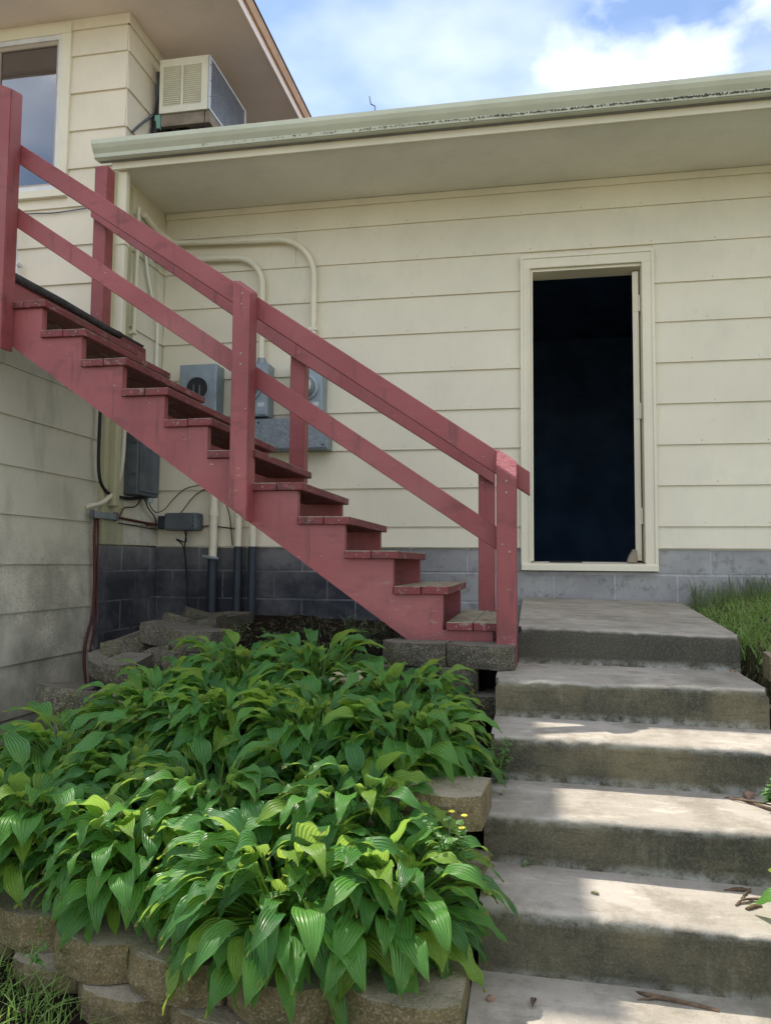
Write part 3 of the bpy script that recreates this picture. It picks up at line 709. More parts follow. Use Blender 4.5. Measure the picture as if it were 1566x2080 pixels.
w2 = garden_wall('garden_wall', 'middle wall of split-face blocks nearly buried under hosta leaves', T2, .950, 3, 11, s0=.13, slope=.04, skip=lambda p, c: c == 0 and -1.62 < p.x < -.36)
w3 = garden_wall('garden_wall', 'top wall of grey blocks beside the foot of the red stairs, curling to the house', T3, 1.268, 3, 11, True, s0=.115, skip=lambda p, c: -1.50 < p.x < -.66)
pile = thing('stacked_blocks', 'stack of spare grey blocks in the dark corner under the stairs', 'blocks', (-1.95, 3.7, .9))
rp = random.Random(12)
for (x, y, z) in [(-2.02, 3.62, 1.12), (-1.86, 3.66, 1.17), (-1.92, 3.92, 1.21), (-2.12, 3.85, 1.10), (-2.12, 3.55, 1.0), (-1.74, 3.86, 1.19), (-2.20, 4.1, 1.04), (-1.85, 4.18, 1.20),
                  (-2.15, 3.45, .88), (-1.92, 3.35, 1.02), (-1.98, 3.12, .93), (-1.76, 2.76, 1.0), (-1.93, 2.95, .86), (-2.05, 3.40, .78), (-2.0, 3.75, .98), (-1.83, 3.50, 1.08)]:
    o_ = place_block(pile, x, y, z, rp.uniform(-.4, 1.4), int(abs(x)*77) % 6, (rp.uniform(.62, .95), rp.uniform(.7, 1), rp.uniform(.9, 1.1)), True, rp.uniform(-.30, .30)); o_.rotation_euler[1] = rp.uniform(-.3, .3)
rw = thing('garden_wall', 'short block wall at the right edge of the steps below the grass', 'garden wall', (1.1, 3.2, .95))
for c in range(3):
    for k in range(5): place_block(rw, 1.04 + .295*k + (.14 if c % 2 else 0), 3.17-.02*c, 1.155-.099*c, random.uniform(-.05, .05), k+c, grey=False)
rw.location = (1.1, 3.2, .95)

# ------------------------------------------------------------------ electrical gear
def meter_box(name, label, x0, x1, z0_, z1_, dial, group=None):
    t = thing(name, label, 'meter box', ((x0+x1)/2, D, z0_), group)
    obj('housing', MB().box(x0, x1, 5.245, D-.017, z0_, z1_, bev=.006), M_metal, t)
    obj('cover', MB().box(x0+.006, x1-.006, 5.238, 5.2445, z0_+.012, z1_-.006, bev=.002), M_metal, t)
    cx = (x0+x1)/2; cz = z1_-.185
    obj('latch', MB().box(cx-.012, cx+.012, 5.226, 5.2375, z0_+.02, z0_+.05, bev=.002).tube([(cx, 5.222, z0_+.028), (cx+.008, 5.214, z0_+.012), (cx-.006, 5.218, z0_+.0)], .0025, 5), M_panel, t)
    obj('rating_plate', MB().box(x1-.07, x1-.02, 5.236, 5.2375, z0_+.07, z0_+.10), M_dial, t)
    if dial:
        obj('collar', MB().disc((cx, 5.2375, cz), (0, -1, 0), [(0, .098), (.02, .096), (.024, .085)]), M_metal, t, smooth='auto')
        d = obj('meter', MB().disc((cx, 5.213, cz), (0, -1, 0), [(0, .080), (.050, .078), (.066, .074), (.072, .070)]), M_gal, t, smooth='auto')
        obj('dial', MB().disc((cx, 5.1405, cz), (0, -1, 0), [(0, .067), (.003, .065)]), M_dial, d)
        dm = MB()
        for q in range(5):
            aa = math.radians(30+q*30); dm.disc((cx+.030*math.cos(aa), 5.137, cz+.022*math.sin(aa)), (0, -1, 0), [(0, .009), (.001, .008)], 10)
        dm.box(cx-.03, cx+.03, 5.1362, 5.1374, cz-.026, cz-.017); obj('dial_marks', dm, M_hole, d)
    else:
        obj('socket_rim', MB().tube([Vector((cx+.088*math.cos(a*math.pi/14), 5.234, cz+.088*math.sin(a*math.pi/14))) for a in range(29)], .006, 6, False), M_metal, t, smooth=True)
        obj('socket_hole', MB().disc((cx, 5.236, cz), (0, -1, 0), [(0, .086), (.0015, .085)]), M_hole, t)
        obj('socket_jaws', MB().box(cx-.03, cx-.018, 5.228, 5.234, cz-.05, cz+.03).box(cx+.016, cx+.028, 5.228, 5.234, cz-.045, cz+.025), M_panel, t)
    return t
meter_box('meter_box', 'grey meter box with an empty round socket, left of the middle stair post', -2.553, -2.262, 2.55, 3.05, False)
mb2 = meter_box('meter_box', 'grey electric meter partly hidden behind the middle stair post', -2.14, -1.868, 2.648, 3.042, True)
mb3 = meter_box('meter_box', 'grey electric meter showing its dial beside the far stair post', -1.70, -1.461, 2.640, 3.030, True)
for t_, xx in ((mb2, -1.955), (mb3, -1.561)):
    obj('hub_fitting', MB().tube([(xx, 5.345, 3.035), (xx, 5.345, 3.075)], .036, 12).tube([(xx, 5.345, 3.075), (xx, 5.345, 3.10)], .029, 12), M_metal, t_, smooth='auto')
tr = thing('wireway', 'long galvanized trough box beneath the electric meters', 'wireway', (-1.9, D, 2.4))
obj('trough', MB().box(-2.37, -1.417, 5.25, D-.017, 2.402, 2.632, bev=.004), M_gal, tr)
obj('cover', MB().box(-2.36, -1.425, 5.243, 5.2495, 2.412, 2.622, bev=.002), M_gal, tr)
sm = MB()
for x in (-2.3, -1.93, -1.60, -1.45):
    for z in (2.432, 2.602): sm.disc((x, 5.242, z), (0, -1, 0), [(0, .0075), (.004, .006)], 8)
obj('screws', sm, M_hole, tr)
def conduit(label, path, r, mat, name='conduit', clamps=(), cmat=None, group=None):
    t = thing(name, label, 'conduit', path[0], group)
    obj('pipe', MB().tube(path, r, 14), mat, t, smooth='auto')
    for c in clamps: obj('clamp', MB().box(c[0]-r-.012, c[0]+r+.012, c[1]-r-.003, c[1]+r, c[2]-.012, c[2]+.012, bev=.002), cmat or mat, t)
    return t
yv = 5.345
p = [(-1.561, yv, 3.06), (-1.561, yv, 3.35)] + [tuple(q) for q in arc((-1.861, yv, 3.695), .30, 0, 90, 10, (1, 0, 0), (0, 0, 1))][0:] + [(-2.2, yv, 4.005), (-2.56, yv, 4.02)]
conduit('tall cream conduit bending left under the soffit from the right meter', p + [(-2.66, yv, 4.025), (-2.70, yv-.03, 4.04), (-2.735, 5.2, 4.06), (-2.740, 5.0, 4.10)], .0215, M_trim, clamps=[(-1.561, yv, 3.30), (-2.1, yv, 4.002), (-2.5, yv, 4.018)])
p = [(-1.955, yv, 3.06), (-1.958, yv, 3.45)] + [tuple(q) for q in arc((-2.178, yv, 3.655), .22, 0, 90, 10, (1, 0, 0), (0, 0, 1))] + [(-2.4, yv, 3.885), (-2.60, yv, 3.89), (-2.70, yv-.04, 3.88), (-2.745, 5.2, 3.85)]
conduit('shorter cream conduit bending left from the middle meter', p, .0215, M_trim, clamps=[(-2.25, yv, 3.877), (-2.5, yv, 3.887)])
conduit('cream conduit running down the corner beside the side wall', [(-2.742, 4.93, 4.12), (-2.742, 4.92, 3.6), (-2.742, 4.90, 2.9), (-2.742, 4.90, 2.44)], .014, M_trim, clamps=[(-2.745, 4.90, 3.2)])
conduit('thin grey line sagging down the side wall near the inner corner', smooth_path([(-2.745, 5.02, 3.98), (-2.742, 5.08, 3.7), (-2.742, 5.22, 3.42), (-2.742, 5.25, 3.3), (-2.742, 5.25, 2.7)]), .010, M_soffit, 'conduit')
for x, zt, nm in ((-2.300, 2.42, 'leftmost'), (-2.105, 2.40, 'middle'), (-1.995, 2.40, 'rightmost')):
    t = thing('conduit', {'leftmost': 'lower conduit with a strap, leftmost of three going into the ground', 'middle': 'middle of the three conduits rising from the ground under the stairs', 'rightmost': 'rightmost of the three conduits, nearest the stairs stringer'}[nm], 'conduit', (x, 5.34, 1.1))
    r = .030 if nm == 'leftmost' else .025
    zc = 1.62 if nm == 'leftmost' else 1.70
    obj('pipe', MB().tube([(x, 5.34, zc), (x, 5.34, zt)], r, 14), M_trim, t, smooth='auto')
    obj('sleeve', MB().tube([(x, 5.34, 1.05), (x, 5.34, zc+.01)], r+.004, 14), M_gdark, t, smooth='auto')
    obj('coupling', MB().tube([(x, 5.34, 1.93), (x, 5.34, 1.99)], r+.006, 14), M_trim, t, smooth='auto')
    if nm == 'leftmost': obj('strap', MB().tube([(x-.06, 5.30, 1.635), (x, 5.292, 1.628), (x+.06, 5.30, 1.62)], .012, 8), M_metal, t)
pn = thing('breaker_panel', 'tall weathered grey breaker panel on the side wall under the stairs', 'electric panel', (-2.74, 5.0, 2.05))
obj('housing', MB().box(-2.783, -2.665, 4.875, 5.185, 2.055, 2.62, bev=.005), M_panel, pn)
obj('door', MB().box(-2.664, -2.656, 4.90, 5.175, 2.08, 2.60, bev=.002), M_panel, pn)
obj('hinge', MB().box(-2.700, -2.670, 4.862, 4.8745, 2.20, 2.28).box(-2.700, -2.670, 4.862, 4.8745, 2.42, 2.50), M_panel, pn)
obj('hub', MB().disc((-2.70, 5.12, 2.05), (0, 0, -1), [(0, .028), (.035, .026)], 12), M_metal, pn)
jb = thing('junction_box', 'small dark grey utility box with hanging wires under the stairs', 'utility box', (-2.5, D, 1.8))
obj('housing', MB().box(-2.66, -2.40, 5.27, D-.017, 1.825, 1.955, bev=.02, seg=2), M_panel, jb)
obj('side_fitting', MB().box(-2.735, -2.665, 5.32, D-.018, 1.835, 1.935, bev=.008), M_gdark, jb)
hm = MB()
for z in (1.86, 1.89, 1.92): hm.disc((-2.43, 5.269, z), (0, -1, 0), [(0, .006), (.001, .0055)], 8)
obj('knockouts', hm, M_hole, jb)
for q, pts in enumerate(([(-2.52, 5.33, 1.83), (-2.50, 5.31, 1.74), (-2.57, 5.30, 1.76), (-2.52, 5.32, 1.70), (-2.50, 5.33, 1.5), (-2.47, 5.33, 1.15)],
            [(-2.50, 5.33, 1.83), (-2.51, 5.32, 1.7), (-2.48, 5.33, 1.45), (-2.40, 5.30, 1.12)],
            [(-2.56, 5.33, 1.95), (-2.45, 5.37, 2.10), (-2.30, 5.37, 2.14), (-2.2, 5.37, 1.98), (-2.17, 5.37, 1.80), (-2.16, 5.37, 1.72)],
            [(-2.40, 5.36, 1.86), (-2.30, 5.37, 1.86), (-2.15, 5.37, 1.84), (-2.12, 5.37, 1.86)])):
    obj('wire', MB().tube(smooth_path(pts), .0055 if q < 2 else .004, 6), M_black, jb)
tb = thing('terminal_strip', 'slim grey terminal box at the house corner under the stairs', 'terminal box', (-2.75, 4.6, 1.88))
obj('housing', MB().box(-2.764, -2.735, 4.49, 4.74, 1.872, 1.915, bev=.003), M_metal, tb)
obj('end_plate', MB().box(-2.762, -2.738, 4.465, 4.4885, 1.865, 1.922, bev=.002).box(-2.762, -2.738, 4.7415, 4.78, 1.865, 1.922, bev=.002), M_panel, tb)
def cable(label, pts, r, mat, name='cable'):
    return tag(obj(name, MB().tube(smooth_path(pts), r, 7), mat, smooth=True), label, 'cable')
cable('black cable dropping at the corner and looping to the grey panel', [(-2.755, 4.55, 2.95), (-2.752, 4.53, 2.5), (-2.752, 4.54, 2.17), (-2.75, 4.62, 2.06), (-2.748, 4.75, 2.035), (-2.74, 4.92, 2.03), (-2.70, 5.05, 2.05)], .011, M_black)
cable('thick cream hose curving down the corner into the siding', [(-2.742, 4.84, 2.9), (-2.742, 4.82, 2.5), (-2.742, 4.80, 2.25), (-2.745, 4.74, 2.1), (-2.75, 4.62, 1.99), (-2.79, 4.47, 1.94)], .017, M_trim)
cable('pair of red brown cables hanging from the terminal box to the ground', [(-2.765, 4.54, 1.87), (-2.762, 4.53, 1.75), (-2.764, 4.55, 1.47), (-2.765, 4.54, 1.25), (-2.77, 4.47, 1.0), (-2.70, 4.45, .6)], .010, M_redc)
cable('dark red cable beside the red brown pair on the siding edge', [(-2.758, 4.56, 1.87), (-2.755, 4.56, 1.7), (-2.758, 4.57, 1.4), (-2.76, 4.57, 1.2), (-2.75, 4.50, .98), (-2.70, 4.47, .6)], .007, M_redc)
cable('brown cable pair running level from the terminal box to the utility box', [(-2.755, 4.76, 1.895), (-2.755, 4.95, 1.885), (-2.757, 5.2, 1.875), (-2.75, 5.36, 1.87)], .009, M_redc)
cable('thin brown wire drooping from the panel to the level cables', [(-2.72, 5.05, 2.05), (-2.73, 4.98, 1.98), (-2.74, 4.85, 1.96), (-2.745, 4.80, 1.90)], .005, M_redc)
cable('thin wire arcing down from the panel bottom', [(-2.72, 5.08, 2.05), (-2.72, 5.15, 1.98), (-2.735, 5.28, 1.92), (-2.745, 5.3, 1.87), (-2.75, 5.18, 1.86)], .005, M_redc)
cable('loose black wire looping across the wall beside the panel', [(-2.72, 5.12, 2.05), (-2.71, 5.22, 1.96), (-2.69, 5.33, 1.98), (-2.64, 5.37, 2.06), (-2.55, 5.38, 2.14), (-2.42, 5.37, 2.17)], .0035, M_black)
cable('long thin black wire along the lower siding line', [(-2.75, 4.8, 1.855), (-2.755, 5.05, 1.845), (-2.757, 5.36, 1.835)], .004, M_black)

# ------------------------------------------------------------------ air conditioner on the upper side wall
ac = thing('air_conditioner', 'boxy cream and grey air conditioner jutting from the upper wall', 'air conditioner', (-2.5, 5.4, 4.91))
X0, X1, Y0, Y1, Z0, Z1 = -2.700, -2.315, 5.10, 5.83, 4.912, 5.325
obj('casing', MB().box(X0, X1-.004, Y0+.012, Y1, Z0+.002, Z1-.002), M_ac, ac)
obj('sleeve', MB().box(XB, X0-.001, Y0+.08, Y1-.05, Z0+.03, Z1-.03), M_panel, ac)
fp = MB(); u0, u1, v0, v1 = X0+.028, X1-.055, Z0+.05, Z1-.06; um = (u0+u1)/2
fp.box(X0, u0, Y0, Y0+.012, Z0, Z1).box(u1, X1, Y0, Y0+.012, Z0, Z1).box(u0, u1, Y0, Y0+.012, Z0, v0).box(u0, u1, Y0, Y0+.012, v1, Z1).box(um-.008, um+.008, Y0, Y0+.012, v0, v1)
obj('front_panel', fp, M_ac, ac)
nl = 19
for (a_, b_) in ((u0, um-.008), (um+.008, u1)):
    lv = MB()
    for k in range(nl):
        z = v0 + (v1-v0)*(k+.5)/nl; lv.prism([(Y0+.001, z-.0050), (Y0+.003, z-.0058), (Y0+.012, z-.001), (Y0+.010, z+.001)], 0, a_, b_)
    obj('louvres', lv, M_ac, ac)
obj('louvre_backing', MB().box(u0, u1, Y0+.0135, Y0+.016, v0, v1), M_hole, ac)
obj('edge_trim', MB().box(X1-.003, X1+.010, Y0, Y0+.03, Z0, Z1).box(X1-.003, X1+.010, Y0+.03, Y1, Z1-.022, Z1).box(X1-.003, X1+.010, Y1-.03, Y1, Z0, Z1-.022).box(X1-.003, X1+.010, Y0+.03, Y1-.03, Z0, Z0+.018), M_acw, ac)
fn = MB()
for k in range(17):
    z = Z0+.022 + (Z1-.045-Z0-.022)*k/16; fn.box(X1-.003, X1+.006, Y0+.03, Y1-.03, z, z+.010)
obj('cooling_fins', fn, M_fin, ac)
obj('fin_backing', MB().box(X1-.0039, X1-.0031, Y0+.03, Y1-.03, Z0+.01, Z1-.01), M_hole, ac)
sp_ = MB()
for z in (Z0+.1, Z0+.22, Z0+.34): sp_.disc((X1+.011, Y0+.015, z), (1, 0, 0), [(0, .005), (.002, .004)], 8)
obj('screws', sp_, M_hole, ac)
sup = thing('support_frame', 'rough timber frame propping up the air conditioner', 'timber support', (-2.5, 5.4, 4.7))
obj('front_board', MB().box(-2.69, -2.35, 5.115, 5.155, 4.818, 4.909, bev=.003), M_wood, sup)
obj('side_board', MB().box(-2.345, -2.308, 5.12, 5.85, 4.82, 4.909, bev=.003), M_wood, sup)
obj('side_board', MB().box(-2.60, -2.56, 5.16, 5.85, 4.50, 4.909, bev=.003), M_hole, sup)
obj('leg', MB().box(-2.40, -2.36, 5.16, 5.20, 4.46, 4.817), M_hole, sup)
tag(obj('teal_offcut', MB().box(-2.735, -2.692, 5.10, 5.13, 4.80, 4.905, bev=.002), M_teal), 'small teal painted wood offcut at the corner of the air conditioner', 'wood scrap')
cable('dark taped bundle of lines running into the wall behind the air conditioner', [(-2.76, 5.45, 5.24), (-2.72, 5.30, 5.17), (-2.72, 5.18, 5.08), (-2.73, 5.14, 4.92), (-2.74, 5.10, 4.72), (-2.74, 5.05, 4.55)], .030, M_hole)
cable('thin black line beside the taped bundle on the upper wall', [(-2.755, 5.40, 5.22), (-2.745, 5.22, 5.02), (-2.745, 5.12, 4.85), (-2.745, 5.10, 4.55)], .010, M_black)
cable('pale grey hose slanting down the upper wall to the gutter', [(-2.75, 5.28, 5.08), (-2.755, 5.15, 4.95), (-2.758, 4.95, 4.75), (-2.76, 4.84, 4.63)], .009, M_panel)
tag(obj('roof_twig', MB().tube([(-.955, 4.75, 4.44), (-1.00, 4.80, 4.56), (-1.012, 4.85, 4.64), (-1.045, 4.87, 4.67), (-1.062, 4.90, 4.745)], [.005, .0045, .004, .004, .003], 5), M_bark), 'lone dry twig sticking up from the low roof edge', 'twig')

# ------------------------------------------------------------------ hostas
def leaf_mesh(el, lp, Lb, Wd, droop, seed):
    r = random.Random(seed); b = bmesh.new(); uvl = b.loops.layers.uv.new('UVMap')
    pos = Vector((0, 0, 0)); th = math.radians(el+8); pts = [(pos.copy(), th)]
    n = 5; bend = r.uniform(-.25, .25)
    for i in range(n):
        th -= math.radians(22/n); pos = pos + Vector((math.cos(th), 0, math.sin(th)))*lp/n; pts.append((pos.copy(), th))
    rings = []
    for q, (p_, t_) in enumerate(pts):
        t = Vector((math.cos(t_), 0, math.sin(t_))); u = Vector((0, 1, 0)); w_ = t.cross(u); rad = .0042-.0016*q/n
        rings.append([b.verts.new(p_ + (u*math.cos(a) + w_*math.sin(a))*rad) for a in (0, 2.09, 4.19)])
    for a, c in zip(rings, rings[1:]):
        for k in range(3):
            f = b.faces.new((a[k], a[(k+1) % 3], c[(k+1) % 3], c[k])); f.smooth = True
            for l_ in f.loops: l_[uvl].uv = (.5, .0)
    ns = 12; cols = [-1, -.8, -.5, -.2, 0, .2, .5, .8, 1]; grid = []
    fmax = (.29**.50)*(.71**1.22); wav = r.uniform(0, 6); amp = r.uniform(.003, .008); cup = r.uniform(.10, .34)
    side = 0
    for i in range(ns+1):
        s_ = i/ns
        if i:
            th -= math.radians(droop)*(1.5*(1-abs(s_-.35)))/ns; side += bend/ns
            pos = pos + Vector((math.cos(th)*math.cos(side), math.sin(side), math.sin(th)*math.cos(side)))*Lb/ns
        t = Vector((math.cos(th), 0, math.sin(th))); nrm = Vector((-math.sin(th), 0, math.cos(th)))
        wd = Wd*((s_**.50)*((1-s_)**1.22))/fmax if 0 < s_ < 1 else (0.0007)
        row = []
        for v in cols:
            back = -.10*Lb*max(0, 1-s_*5)*(abs(v)**1.5)        # heart-shaped base
            off = nrm*(cup*wd*abs(v)**1.4 + amp*math.sin(wav+s_*13+(2.1 if v > 0 else 0))*abs(v)**2 - .0)
            row.append(b.verts.new(pos + Vector((0, 1, 0))*wd*v*(1-.10*cup) + off + t*back))
        grid.append(row)
    for i in range(ns):
        for k in range(len(cols)-1):
            f = b.faces.new((grid[i][k], grid[i][k+1], grid[i+1][k+1], grid[i+1][k])); f.smooth = True
            cs = [(cols[k], i), (cols[k+1], i), (cols[k+1], i+1), (cols[k], i+1)]
            for l_, (v, ii) in zip(f.loops, cs): l_[uvl].uv = (v*.5+.5, ii/ns)
    me = bpy.data.meshes.new('leaf'); b.to_mesh(me); b.free(); me.materials.append(M_hosta); return me
CLS = [(80, .19, 55), (68, .20, 78), (55, .205, 80), (42, .20, 74), (30, .19, 66), (18, .17, 58), (6, .14, 50)]
LEAF = []
for c, (e_, lp, dr) in enumerate(CLS):
    LEAF.append([leaf_mesh(e_, lp*random.Random(c*9+k).uniform(.85, 1.15), random.Random(c*7+k).uniform(.115, .165), random.Random(c*5+k).uniform(.0245, .0345), dr*random.Random(c*3+k).uniform(.75, 1.3), c*10+k) for k in range(5)])
def hosta(label, x, y, z, n, scl=1.0, seed=0, lean=(0, 0), emax=80, emin=4):
    t = thing('hosta', label, 'plant', (x, y, z), 'hostas planted in the terraced bed'); r = random.Random(seed)
    for k in range(n):
        f_ = (k+.5)/n; el = emax - (emax-emin)*(f_**.75) + r.uniform(-6, 6)
        c = min(range(7), key=lambda q: abs(CLS[q][0]-el))
        o = bpy.data.objects.new('leaf', r.choice(LEAF[c])); COL.objects.link(o); o.parent = t
        a = k*2.39996 + r.uniform(-.35, .35); rad = r.uniform(.0, .07)
        o.location = (math.cos(a)*rad, math.sin(a)*rad, r.uniform(-.01, .03))
        M = Matrix.Rotation(lean[0], 3, 'X') @ Matrix.Rotation(lean[1], 3, 'Y') @ Matrix.Rotation(a, 3, 'Z') @ Matrix.Rotation(r.uniform(-.15, .15), 3, 'Y') @ Matrix.Rotation(r.uniform(-.38, .38), 3, 'X')
        o.rotation_euler = M.to_euler(); q = scl*r.uniform(.80, 1.16); o.scale = (q, q*r.uniform(.88, 1.12), q)
    return t
HO = [
 ('biggest hosta, arching over the lowest wall in the sun at the front', -.64, 1.98, .66, 290, 1.08),
 ('front hosta against the concrete steps, beside the tan block', -.38, 2.02, .67, 195, .98),
 ('hosta at the far left edge of the picture above the lowest wall', -1.52, 2.20, .72, 214, 1.0),
 ('hosta at the front left, drooping over the leftmost wall blocks', -1.12, 2.12, .68, 208, .98),
 ('hosta with upright pointed leaves in front of the dark siding wall', -1.60, 2.52, .82, 149, .98),
 ('hosta between the front clump and the rear mass, left of centre', -.95, 2.28, .78, 169, .95),
 ('rear hosta spilling over toward the middle concrete steps', -.42, 2.56, .92, 227, .95),
 ('hosta in the middle of the bed, below the withered flower bunch', -.72, 2.60, .93, 227, 1.0),
 ('hosta left of the middle of the bed, in deep shade', -1.08, 2.70, .94, 221, 1.0),
 ('hosta at the left end of the rear mass beside the stacked blocks', -1.40, 2.80, .92, 208, .98),
 ('hosta in the back row just under the red stringer foot', -.50, 2.95, .99, 169, .92),
 ('hosta in the back row right of the small grey cover blocks', -.88, 3.10, 1.06, 156, .92),
 ('hosta in the back row below the three conduits', -1.22, 3.14, 1.04, 149, .92),
 ('hosta above the middle wall, its leaves hiding the tan blocks', -.72, 2.36, .74, 143, .92),
 ('hosta spreading under the bed centre between front and rear clumps', -1.28, 2.46, .79, 156, .92),
 ('hosta squeezed between the front clump and the tan middle-wall block', -.50, 2.24, .80, 149, .92),
 ('hosta tucked against the top wall at the back left', -1.45, 3.12, .96, 110, .82),
]
for q, h in enumerate(HO): hosta(h[0], *h[1:5], h[5], seed=q*13+5)
hosta('hosta at the right edge whose leaf tips reach over the steps', .86, 2.02, .70, 45, .95, 77)
fl = thing('withered_flower_stalk', 'withered tan flower bunch lying on the rear hosta leaves', 'flowers', (-.673, 2.82, 1.14)); rr = random.Random(8)
mm = MB()
for k in range(26):
    c = Vector((-.673+rr.gauss(0, .040), 2.82+rr.gauss(0, .03), 1.165+rr.gauss(0, .018))); a = rr.uniform(0, 6.3); d = Vector((math.cos(a), math.sin(a), rr.uniform(-.6, .6)))*rr.uniform(.014, .026); e = d.cross(Vector((rr.gauss(0, 1), rr.gauss(0, 1), 1))).normalized()*rr.uniform(.006, .012)
    f0 = [mm.b.verts.new(p_) for p_ in (c-d, c+e+Vector((0, 0, .006)), c+d, c-e)]; mm.b.faces.new(f0)
obj('petals', mm, M_dead, fl)
mm = MB()
for k in range(6): a = rr.uniform(0, 6.3); mm.tube([(-.673, 2.82, 1.15), (-.673+.04*math.cos(a), 2.82+.03*math.sin(a), 1.17), (-.673+.075*math.cos(a), 2.82+.055*math.sin(a), 1.15)], .002, 5)
obj('stalk', mm, M_dry, fl)

# ------------------------------------------------------------------ grass and weeds
def blades(name, label, pts, hmin, hmax, wid, mat, seed, lean=.5):
    r = random.Random(seed); V = []; Fc = []; UV = []
    for (x, y, z) in pts:
        a = r.uniform(0, 6.283); h = r.uniform(hmin, hmax); w_ = wid*r.uniform(.6, 1.2); ln = h*r.uniform(.1, 1)*lean; dx, dy = math.cos(a), math.sin(a); px, py = -dy*w_, dx*w_
        i0 = len(V); k = 4
        for q in range(k+1):
            t = q/k; wx = (1-t**1.6); cx, cy, cz = x+dx*ln*t*t, y+dy*ln*t*t, z+h*(t - .35*lean*t*t)
            V.append((cx-px*wx, cy-py*wx, cz)); V.append((cx+px*wx, cy+py*wx, cz+.001))
        for q in range(k): Fc.append((i0+2*q, i0+2*q+1, i0+2*q+3, i0+2*q+2)); UV += [(0, q/k), (1, q/k), (1, (q+1)/k), (0, (q+1)/k)]
    me = bpy.data.meshes.new(name); me.from_pydata(V, [], Fc); ul = me.uv_layers.new(name='UVMap')
    ul.data.foreach_set('uv', [c for u in UV for c in u]); me.materials.append(mat)
    o = bpy.data.objects.new(name, me); COL.objects.link(o); o['kind'] = 'stuff'; tag(o, label, 'grass'); return o
rr = random.Random(21)
def scatter(n, x0, x1, y0, y1, cond=None, zf=None):
    P = []
    while len(P) < n:
        x, y = rr.uniform(x0, x1), rr.uniform(y0, y1)
        if cond is None or cond(x, y): P.append((x, y, height(x, y)-.01))
    return P
edge = lambda y: .86 + .113*(y-3.45)/1.96
blades('grass', 'bright green grass growing between the platform and the grey wall', scatter(5600, .84, 2.6, 3.28, 5.38, lambda x, y: x > edge(y)+.004+.05*rr.random()), .05, .17, .0038, M_grass, 1, 1.3)
blades('dry_grass', 'dead straw blades mixed through the green grass at the right', scatter(900, .84, 2.4, 3.28, 5.38, lambda x, y: x > edge(y)+.004), .04, .20, .0022, M_dry, 9, 1.6)
blades('grass', 'grey green seeding weeds against the foundation wall at the right', scatter(900, .98, 2.6, 4.9, 5.36, lambda x, y: x > edge(y)+.02), .14, .25, .003, M_dullw, 2, .5)
blades('grass', 'patchy mixed grass at the bottom left corner below the wall', scatter(5500, -2.6, -.85, .9, 2.1, lambda x, y: y < yat(T1, x)-.0 and rr.random() < .3+.7*ss(-.9, -1.2, x)), .04, .13, .0025, M_grass, 3, 1.1)
blades('dry_grass', 'dry straw lying over the lower wall blocks', scatter(900, -2.0, -.3, 1.2, 1.72, lambda x, y: y < yat(T1, x)-.02), .02, .07, .0015, M_dry, 4, 2.6)
blades('grass', 'fine grass and seedlings on the dark soil under the stairs', scatter(500, -1.6, -.3, 3.5, 5.3, lambda x, y: rr.random() < .4), .03, .10, .003, M_dullw, 5, 1.2)
blades('grass', 'sparse grass along the right edge of the steps', scatter(700, .88, 1.5, 1.6, 3.15), .06, .20, .003, M_grass, 6, .8)
def weed(label, x, y, z, stems, h, nl, ls, seed, mat=M_weed, flowers=0, spread=.25, name='weed', round_=False):
    t = thing(name, label, 'weed', (x, y, z)); r = random.Random(seed); sm = MB(); V = []; Fc = []; fl_ = []
    for s_ in range(stems):
        a = r.uniform(0, 6.3); hh = h*r.uniform(.6, 1); tip = Vector((math.cos(a)*spread*hh, math.sin(a)*spread*hh, hh)); mid = Vector((tip.x*.3, tip.y*.3, hh*.5))
        sm.tube([Vector((x, y, z))+v for v in (Vector((0, 0, 0)), mid, tip)], [.0028, .002, .001], 5)
        for k in range(nl):
            t_ = .15+.85*(k+.5)/nl; base = mid*(2*t_*(1-t_)) + tip*t_*t_ ; a2 = k*2.4+r.uniform(-.4, .4); L_ = ls*r.uniform(.6, 1.1)*(1.15-.45*t_)
            d = Vector((math.cos(a2), math.sin(a2), r.uniform(-.1, .55))).normalized(); w_ = Vector((-d.y, d.x, 0)).normalized()*L_*(.36 if round_ else .17); dn = Vector((0, 0, -.25*L_)); i0 = len(V)
            P_ = Vector((x, y, z))+base
            V += [P_, P_+d*L_*.4+w_, P_+d*L_*.4-w_, P_+d*L_*.75+w_*.8+dn*.3, P_+d*L_*.75-w_*.8+dn*.3, P_+d*L_+dn]
            Fc += [(i0, i0+1, i0+2), (i0+1, i0+3, i0+4, i0+2), (i0+3, i0+5, i0+4)]
        fl_.append(Vector((x, y, z))+tip)
    obj('stem', sm, M_stalk, t)
    me = bpy.data.meshes.new('foliage'); me.from_pydata([tuple(v-t.location) for v in V], [], Fc); ul = me.uv_layers.new(name='UVMap')
    me.materials.append(mat); o = bpy.data.objects.new('foliage', me); COL.objects.link(o); o.parent = t
    for p_ in fl_[:flowers]:
        fm = MB()
        for q in range(5):
            a = q*1.2566; fm.disc(p_+Vector((math.cos(a)*.005, math.sin(a)*.005, .004)), (math.cos(a)*.4, math.sin(a)*.4, 1), [(0, .0045), (.0012, .003)], 6)
        obj('flower', fm, M_petal, t)
    return t
weed('bushy green weed growing in the joint at the left end of the steps', -.115, 2.655, .86, 9, .17, 11, .045, 1)
weed('small weed between the tan block and the concrete steps', -.165, 2.52, .88, 7, .11, 8, .035, 2)
weed('rounded leafy weed with tiny yellow flowers above the front hosta', -.215, 2.03, .80, 10, .17, 8, .034, 3, flowers=3, spread=.45, round_=True)
weed('clump of weed at the right edge beside the fourth step', .72, 2.56, .86, 10, .13, 9, .045, 4)
